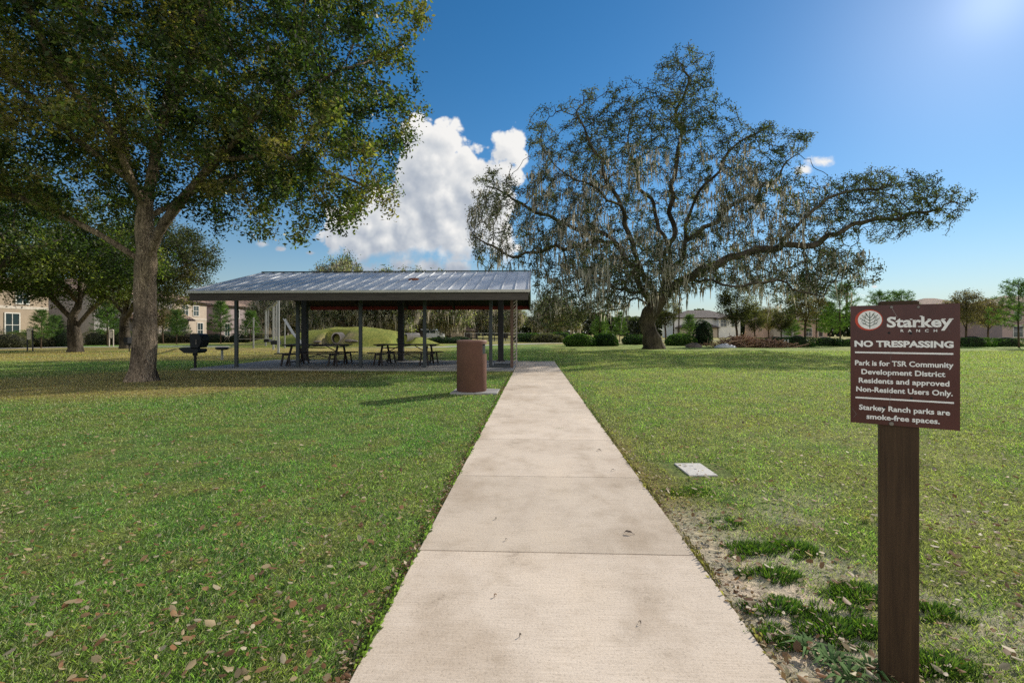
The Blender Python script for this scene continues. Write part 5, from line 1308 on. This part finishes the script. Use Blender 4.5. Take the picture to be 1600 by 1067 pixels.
# ------------------------------------------------------------------ far fence, vehicle, pylon, stakes, brush pile
def extras():
    xa, ya = XY(728, 72); xb, yb = XY(885, 74)
    r = empty("rail_fence", (xa, ya, 0), 0, "dark far rail fence with pale top rail seen past the lattice post", "fence"); L_ = xb-xa; n = 19
    for k in range(n): x = L_*k/(n-1); y = (yb-ya)*k/(n-1); b = MB(); b.box(x-.06, x+.06, y-.06, y+.06, -.05, 1.15); b.build("post", M['rail'], r)
    b = MB(); b.bar((0,0,.9), (L_, yb-ya, .9), .05, .09); b.bar((0,0,.5), (L_, yb-ya, .5), .05, .09); b.build("rail", M['rail'], r)
    b = MB(); b.bar((0,.1,1.2), (L_, yb-ya+.1, 1.2), .05, .05); b.build("top_rail", M['railw'], r)
    xa, ya = XY(783, 90); b = MB(); 
    # parked van
    x, y = XY(671, 88); r = empty("parked_van", (x, y, 0), .1, "white van parked far behind the second picnic table", "van")
    b = MB(); pr = [(-2.5,.35),(-2.55,1.1),(-2.3,1.9),(1.2,1.95),(1.9,1.25),(2.6,1.05),(2.65,.4)]; n = len(pr)
    b.add([(p, -.95, z) for p, z in pr]+[(p, .95, z) for p, z in pr], [tuple(range(n)), tuple(reversed(range(n,2*n)))]+[(k, n+k, n+(k+1)%n, (k+1)%n) for k in range(n)]); b.build("body", M['carwhite'], r)
    for xx in (-1.7, 1.7):
        for s in (-1, 1): b = MB(); b.tube((xx, s*.80, .36), (xx, s*1.0, .36), .36, n=18); w = b.build("wheel", M['tyre'], r)
    b = MB(); b.box(-2.1, .1, -.965, -.952, 1.2, 1.75); b.box(.25, 1.15, -.965, -.952, 1.2, 1.75); b.build("window", M['glass'], r)
    # utility pylon
    x, y = XY(1323, 300); r = empty("utility_pylon", (x, y, 0), .3, "tall brown steel power pylon far off left of the sign", "pylon")
    H_ = 1.25+(HZ-449)/FP*300; b = MB(); b.tube((0,0,-1), (0,0,H_), .85, .5, 12); b.build("pole", m_plain("pylon_rust", (.13,.09,.075), .8), r)
    for k, z in enumerate((H_-2.5, H_-6, H_-9.5)):
        b = MB(); b.tube((0,0,z), (3.2,0,z+.5), .22, .12, 8); b.tube((3.1,0,z+.45), (3.1,0,z-.9), .12, n=6); b.build("cross_arm", M['steel'], r)
    b = MB()
    for z in (H_-3.2, H_-6.7, H_-10.2):
        p0 = Vector((3.1,0,z)); 
        for k in range(14):
            t0, t1 = k/14, (k+1)/14; f_ = lambda t: Vector((3.1+170*t, 30*t, z-8*math.sin(PI*t*.5)-2*t)); b.tube(f_(t0), f_(t1), .045, n=4)
    b.build("power_line", M['steel'], r)
    # white stakes
    for px, lab in ((1226, "left white marker stake by the hedge"), (1231, "right white marker stake by the hedge")):
        x, y = XY(px, 42.5); b = MB(); b.box(-.05, .05, -.05, .05, -.05, .62, .01); b.box(-.06,.06,-.06,.06,.60,.66,.01); o = b.build("marker_stake", M['railw']); o.location = (x, y, 0); tag(o, lab, "stake", "white marker stakes at the lawn edge")
    # brush pile
    r_ = np.random.default_rng(77)
    for px, d, sx, h, n, lab in ((1158, 43, 2.6, .95, 400, "tall heap of cut reddish branches right of the live oak"), (1200, 42.5, 2.2, .62, 330, "lower heap of cut branches before the salmon house")):
        x, y = XY(px, d); c0 = np.stack([r_.normal(0, sx*.42, n), r_.normal(0,.7,n), np.zeros(n)], 1); c0[:,2] = np.abs(r_.random(n))*h*np.exp(-(c0[:,0]/sx)**2)
        dr = r_.normal(size=(n,3))*np.array([1,.7,.45]); dr /= np.linalg.norm(dr, axis=1)[:,None]; Ln = .4+.9*r_.random(n); sd = np.cross(dr, [0,.3,1.0]); sd /= np.linalg.norm(sd, axis=1)[:,None]; w = .018+.03*r_.random(n)[:,None]
        a = c0-dr*Ln[:,None]/2; e = c0+dr*Ln[:,None]/2; a[:,2] = np.maximum(a[:,2], .01); e[:,2] = np.maximum(e[:,2], .01)
        up = np.cross(dr, sd)
        v = np.empty((n,2,4,3)); 
        for q, P_ in enumerate((a, e)):
            ww = w*(1 if q == 0 else .4)
            v[:,q,0] = P_-sd*ww; v[:,q,1] = P_+up*ww; v[:,q,2] = P_+sd*ww; v[:,q,3] = P_-up*ww
        base = (np.arange(n)*8)[:,None]; f = np.concatenate([base+np.array([[k, (k+1)%4, 4+(k+1)%4, 4+k]]) for k in range(4)])
        c = np.array([.44,.28,.21])*(.4+1.1*r_.random((n,1))); c = np.repeat(c, 8, 0)
        root = empty("brush_pile", (x, y, 0), 0, lab, "brush pile", "piles of cut branches")
        link_mesh("branches", np_mesh("branches", v.reshape(-1,3), f, c), M['brush'], root)
        m_ = 600; P_ = np.stack([r_.normal(0, sx*.5, m_), r_.normal(0,.8,m_), np.zeros(m_)], 1); P_[:,2] = .05+r_.random(m_)*h*.9*np.exp(-(P_[:,0]/sx)**2)
        nr = r_.normal(size=(m_,3)); nr /= np.linalg.norm(nr, axis=1)[:,None]; cc = np.array([.22,.115,.07])*(.5+r_.random((m_,1)))
        v2, f2, c2 = leaf_quads(P_, .14, .07, nr, .1, cc); link_mesh("dead_leaves", np_mesh("dead_leaves", v2, f2, c2), M['brush'], root)
    x, y = XY(1133, 41.5); b = MB(); b.lathe([(.9,0),(.7,.18),(.3,.3),(.001,.33)], 14); b.v = [(p*(1+.2*math.sin(i*3.1)), q*.5, s*(1+.15*math.sin(i*2.3))) for i, (p, q, s) in enumerate(b.v)]; o = b.build("tarp", M['tarp']); o.location = (x, y, 0); tag(o, "crumpled white tarp lying before the brush pile", "tarp")
    x, y = XY(1084, 42); b = MB(); b.lathe([(.65,0),(.6,.2),(.3,.33),(.001,.36)], 10); b.v = [(p*(1+.3*math.sin(i*3.7)), q*.6*(1+.2*math.sin(i)), s*(1+.25*math.sin(i*2.9))) for i, (p, q, s) in enumerate(b.v)]; b.sm = [False]*len(b.sm); o = b.build("boulder", M['rock']); o.location = (x, y, 0); tag(o, "low brown boulder right of the live oak roots", "boulder")
    # young-tree mulch beds on the right lawn and pinkish far wall bits are left to the ground colour
extras()

# ------------------------------------------------------------------ distant tree belt (reads as one mass)
def belt():
    r = np.random.default_rng(91); N = 52000; t = r.random(N); ang = math.radians(-62)+t*math.radians(124)
    d = 185+20*vnoise(np.stack([t*40, t*0], 1), 3)+r.random(N)*10
    hh = (5.5+5.5*fbm(np.stack([t*60, t*0], 1), 4, 7)); z = r.random(N)**.8*hh
    ang = ang - YAW; P = np.stack([np.sin(ang)*d, np.cos(ang)*d, z], 1); nr = r.normal(size=(N,3)); nr[:,2] += .6; nr /= np.linalg.norm(nr, axis=1)[:,None]
    pal = np.array([(.035,.045,.03),(.06,.075,.045),(.09,.10,.06)]); c = pal[r.integers(0,3,N)]*(.7+.6*r.random((N,1)))
    v, f, c = leaf_quads(P, 1.5*(.6+.8*r.random(N)), 1.0, nr, .1, c)
    o = link_mesh("distant_woodland", np_mesh("distant_woodland", v, f, c), M['leaf_dull']); tag(o, "hazy low belt of distant trees along the horizon", "woodland", kind='stuff')
belt()

# ------------------------------------------------------------------ world
def world():
    w = bpy.data.worlds.new("World"); sc.world = w; w.use_nodes = True; nt = w.node_tree; nt.nodes.clear()
    def N(t, **k):
        n = nt.nodes.new(t)
        for a, b in k.items(): setattr(n, a, b)
        return n
    def L(a, b): nt.links.new(a, b)
    def mth(op, a, b=0.0, c=0.0, clamp=False):
        n = nt.nodes.new("ShaderNodeMath"); n.operation = op; n.use_clamp = clamp
        for i, v in enumerate((a, b, c)):
            if isinstance(v, bpy.types.NodeSocket): L(v, n.inputs[i])
            else: n.inputs[i].default_value = v
        return n.outputs[0]
    tc = N("ShaderNodeTexCoord").outputs['Generated']
    sky = N("ShaderNodeTexSky"); sky.sky_type = 'NISHITA'; sky.sun_disc = False; sky.sun_elevation = SUN_EL; sky.sun_rotation = SUN_AZ
    sky.altitude = 0; sky.air_density = 1.0; sky.dust_density = .04; sky.ozone_density = 3.5
    hsv = N("ShaderNodeHueSaturation"); hsv.inputs['Hue'].default_value = .497; hsv.inputs['Saturation'].default_value = 1.27; hsv.inputs['Value'].default_value = 1.08; L(sky.outputs[0], hsv.inputs['Color'])
    sep = N("ShaderNodeSeparateXYZ"); L(tc, sep.inputs[0])
    dt = N("ShaderNodeVectorMath", operation='DOT_PRODUCT'); L(tc, dt.inputs[0]); dt.inputs[1].default_value = tuple(SUNV)
    mx0 = mth('MAXIMUM', dt.outputs['Value'], 0)
    gl = mth('ADD', mth('ADD', mth('MULTIPLY', mth('POWER', mx0, 900), 1.9), mth('MULTIPLY', mth('POWER', mx0, 90), 1.5)), mth('MULTIPLY', mth('POWER', mx0, 16), .6))
    gc = N("ShaderNodeVectorMath", operation='SCALE'); gc.inputs[0].default_value = (1.0,.98,1.0); L(gl, gc.inputs['Scale'])
    hzf = mth('POWER', mth('SUBTRACT', 1.0, mth('ABSOLUTE', sep.outputs[2])), 9.0)
    hm = N("ShaderNodeMix"); hm.data_type = 'RGBA'; L(mth('MULTIPLY', hzf, .80), hm.inputs[0]); L(hsv.outputs[0], hm.inputs[6]); hm.inputs[7].default_value = (4.3,4.75,5.0,1)
    a = N("ShaderNodeVectorMath", operation='ADD'); L(hm.outputs[2], a.inputs[0]); L(gc.outputs[0], a.inputs[1])
    # added broken cloud behind the viewer, unseen, brightened as front fill light
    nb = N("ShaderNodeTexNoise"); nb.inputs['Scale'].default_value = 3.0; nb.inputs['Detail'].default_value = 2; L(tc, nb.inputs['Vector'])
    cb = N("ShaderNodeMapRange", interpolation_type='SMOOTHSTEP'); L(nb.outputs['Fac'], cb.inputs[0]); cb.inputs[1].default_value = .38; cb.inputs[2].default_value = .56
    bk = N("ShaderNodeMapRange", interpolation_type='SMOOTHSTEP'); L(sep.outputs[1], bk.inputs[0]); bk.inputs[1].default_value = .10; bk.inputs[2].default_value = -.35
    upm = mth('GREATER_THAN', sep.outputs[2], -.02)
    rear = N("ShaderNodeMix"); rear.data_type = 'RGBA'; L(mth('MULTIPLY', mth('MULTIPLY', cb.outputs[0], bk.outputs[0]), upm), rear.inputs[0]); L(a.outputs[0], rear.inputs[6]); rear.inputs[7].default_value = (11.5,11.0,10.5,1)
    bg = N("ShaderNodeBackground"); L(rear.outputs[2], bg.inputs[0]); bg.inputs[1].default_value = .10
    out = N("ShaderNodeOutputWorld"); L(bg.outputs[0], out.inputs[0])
    w.cycles.sampling_method = 'MANUAL'; w.cycles.sample_map_resolution = 512

def clouds():
    """a cumulus bank standing three kilometres off: shaped sheet with procedural density"""
    D = 3000.0
    t = NT("cumulus"); nt = t.t; o = t.obj(); mth = t.math
    g = bpy.data.node_groups.new("cloud_density", 'ShaderNodeTree'); g.interface.new_socket("uv", in_out='INPUT', socket_type='NodeSocketVector'); g.interface.new_socket("d", in_out='OUTPUT', socket_type='NodeSocketFloat'); g.interface.new_socket("h", in_out='OUTPUT', socket_type='NodeSocketFloat')
    gi = g.nodes.new("NodeGroupInput"); go = g.nodes.new("NodeGroupOutput")
    def gm(op, a, b=0.0, c=0.0, clamp=False):
        n = g.nodes.new("ShaderNodeMath"); n.operation = op; n.use_clamp = clamp
        for i, v in enumerate((a, b, c)):
            if isinstance(v, bpy.types.NodeSocket): g.links.new(v, n.inputs[i])
            else: n.inputs[i].default_value = v
        return n.outputs[0]
    def nz(scale, det, rough, seed=0):
        n = g.nodes.new("ShaderNodeTexNoise"); n.inputs['Scale'].default_value = scale; n.inputs['Detail'].default_value = det; n.inputs['Roughness'].default_value = rough
        n.noise_dimensions = '4D'; n.inputs['W'].default_value = seed; g.links.new(gi.outputs[0], n.inputs['Vector']); return n
    n1 = nz(14, 8, .60, 1.3); vo = g.nodes.new("ShaderNodeTexVoronoi"); vo.feature = 'SMOOTH_F1'; vo.inputs['Scale'].default_value = 30; vo.inputs['Smoothness'].default_value = .35; vo.inputs['Detail'].default_value = 2.5; vo.inputs['Roughness'].default_value = .55
    wp_ = g.nodes.new("ShaderNodeVectorMath"); wp_.operation = 'MULTIPLY_ADD'; g.links.new(n1.outputs['Color'], wp_.inputs[0]); wp_.inputs[1].default_value = (.03,.03,.03); g.links.new(gi.outputs[0], wp_.inputs[2]); g.links.new(wp_.outputs[0], vo.inputs['Vector'])
    blobs = [(655,205,38),(690,218,44),(668,262,64),(726,238,28),(735,262,36),(740,300,62),(792,228,38),(808,245,30),(786,275,42),(770,310,48),(690,318,72),(606,325,52),(640,350,62),(700,355,62),(760,350,52),(575,352,50),(530,350,40),(720,385,52),(640,290,40),(660,390,50),(600,375,50),(560,378,46),(765,392,52),(600,340,58),(690,398,46),(520,372,34),(630,398,36)]
    acc = None
    for px, py, rr in blobs:
        c = ((px-834)/FP, (HZ-py)/FP, 0); r_ = rr/FP
        dn = g.nodes.new("ShaderNodeVectorMath"); dn.operation = 'DISTANCE'; g.links.new(gi.outputs[0], dn.inputs[0]); dn.inputs[1].default_value = c
        v = gm('MULTIPLY', gm('SUBTRACT', r_, dn.outputs['Value']), 18.0); acc = v if acc is None else gm('SMOOTH_MAX', acc, v, .22)
    sp = g.nodes.new("ShaderNodeSeparateXYZ"); g.links.new(gi.outputs[0], sp.inputs[0])
    puff = gm('SUBTRACT', .42, vo.outputs['Distance'])
    wob = gm('SUBTRACT', n1.outputs['Fac'], .5)
    basecut = gm('ADD', gm('MULTIPLY', gm('SUBTRACT', sp.outputs[1], (HZ-413)/FP), 7.0), gm('MULTIPLY', wob, .9))
    d = gm('ADD', acc, gm('ADD', gm('MULTIPLY', puff, .50), gm('MULTIPLY', wob, .85))); d = gm('ADD', d, .16); d = gm('MINIMUM', d, basecut)
    d = gm('ADD', d, 0.0); h = gm('ADD', gm('MINIMUM', acc, 1.3), gm('ADD', gm('MULTIPLY', puff, .34), gm('MULTIPLY', wob, .16)))
    lo = None
    for px, py, rx in ((625,412,54),(668,414,60),(580,420,54),(712,416,60),(540,424,40),(400,378,16),(430,386,12),(478,393,12),(545,412,26),(1272,260,30),(1245,272,22),(1350,450,6)):
        mp = g.nodes.new("ShaderNodeMapping"); g.links.new(gi.outputs[0], mp.inputs[0]); k = 1/(rx/FP); mp.inputs['Scale'].default_value = (k, k*2.1, 1); mp.inputs['Location'].default_value = (-(px-834)/FP*k, -(HZ-py)/FP*k*2.1, 0)
        ln = g.nodes.new("ShaderNodeVectorMath"); ln.operation = 'LENGTH'; g.links.new(mp.outputs[0], ln.inputs[0]); v = gm('SUBTRACT', .5, gm('MULTIPLY', ln.outputs['Value'], .6)); lo = v if lo is None else gm('MAXIMUM', lo, v)
    n3 = nz(26, 6, .68, 4.2); lo = gm('ADD', lo, gm('MULTIPLY', gm('SUBTRACT', n3.outputs['Fac'], .52), 1.3)); lo = gm('MULTIPLY', lo, .55)
    d = gm('MAXIMUM', d, lo); g.links.new(d, go.inputs[0]); g.links.new(h, go.inputs[1])
    uv = t.n("ShaderNodeVectorMath", {0: o, 1: (1/D, 1/D, 1/D)}, operation='MULTIPLY').outputs[0]
    sx = t.n("ShaderNodeSeparateXYZ", {0: uv}).outputs; uv = t.n("ShaderNodeCombineXYZ", {0: sx[0], 1: sx[2]}).outputs[0]
    def grp(v): n = t.n("ShaderNodeGroup"); n.node_tree = g; nt.links.new(v, n.inputs[0]); return n.outputs
    def off(k): return t.n("ShaderNodeVectorMath", {0: uv, 1: k}, operation='ADD').outputs[0]
    A0 = grp(uv); A1 = grp(off((.010,.012,0))); A2 = grp(off((.035,.045,0)))
    al = t.n("ShaderNodeMapRange", {0: A0[0], 1: 0.0, 2: .24}, interpolation_type='SMOOTHSTEP').outputs[0]
    fine = mth('SUBTRACT', A0[1], A1[1]); wide = mth('SUBTRACT', A0[1], A2[1])
    rim = t.n("ShaderNodeMapRange", {0: A0[0], 1: .9, 2: .05, 3: 0.0, 4: 1.0}, interpolation_type='SMOOTHSTEP').outputs[0]
    lit = mth('ADD', mth('MULTIPLY', fine, .50), mth('MULTIPLY', wide, .20))
    lit = mth('ADD', mth('ADD', lit, .50), mth('MULTIPLY', rim, .34))
    hz = t.n("ShaderNodeMapRange", {0: sx[2], 1: (HZ-412)/FP, 2: (HZ-340)/FP, 3: -.26, 4: .0}, interpolation_type='SMOOTHSTEP').outputs[0]
    lit = mth('ADD', lit, hz, clamp=True)
    col = t.ramp(lit, [(0, (.30,.34,.41)), (.35, (.46,.51,.59)), (.6, (.66,.69,.73)), (.92, (.96,.95,.93))])  # sunlit rims and shaded base are painted into the cloud colour
    em = t.n("ShaderNodeEmission", {'Color': col, 'Strength': .95}).outputs[0]; tr = t.n("ShaderNodeBsdfTransparent").outputs[0]
    nt.links.new(t.n("ShaderNodeMixShader", {0: al, 1: tr, 2: em}).outputs[0], t.out.inputs[0])
    t.m.cycles.emission_sampling = 'NONE'
    b = MB()
    for (p0, p1, q0, q1) in ((360, 880, 130, 470), (1210, 1370, 240, 470)):
        b.add([((px-834)/FP*D, 0, (HZ-py)/FP*D) for px, py in ((p0,q1),(p1,q1),(p1,q0),(p0,q0))], [(0,1,2,3)])
    o_ = b.build("sky_clouds", t.m); o_.location = (0, D, CH); tag(o_, kind='structure')
clouds()
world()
sd = bpy.data.lights.new("sun", 'SUN'); sd.energy = 5.0; sd.angle = math.radians(.5); sd.color = (1.0, .93, .82)
so = bpy.data.objects.new("sun", sd); COL.objects.link(so); so.rotation_euler = Vector(-SUNV).to_track_quat('-Z', 'Y').to_euler(); so.location = (20, 20, 30)

sc.view_settings.view_transform = 'Standard'; sc.view_settings.look = 'None'; sc.view_settings.exposure = 0; sc.view_settings.gamma = 1
sc.cycles.max_bounces = 4; sc.cycles.diffuse_bounces = 2; sc.cycles.glossy_bounces = 2; sc.cycles.transmission_bounces = 2; sc.cycles.transparent_max_bounces = 6
sc.cycles.use_denoising = False; sc.cycles.denoiser = 'OPENIMAGEDENOISE'; sc.cycles.denoising_input_passes = 'RGB_ALBEDO_NORMAL'; sc.cycles.denoising_prefilter = 'ACCURATE'; sc.cycles.sample_clamp_indirect = 6
sc.cycles.caustics_reflective = False; sc.cycles.caustics_refractive = False
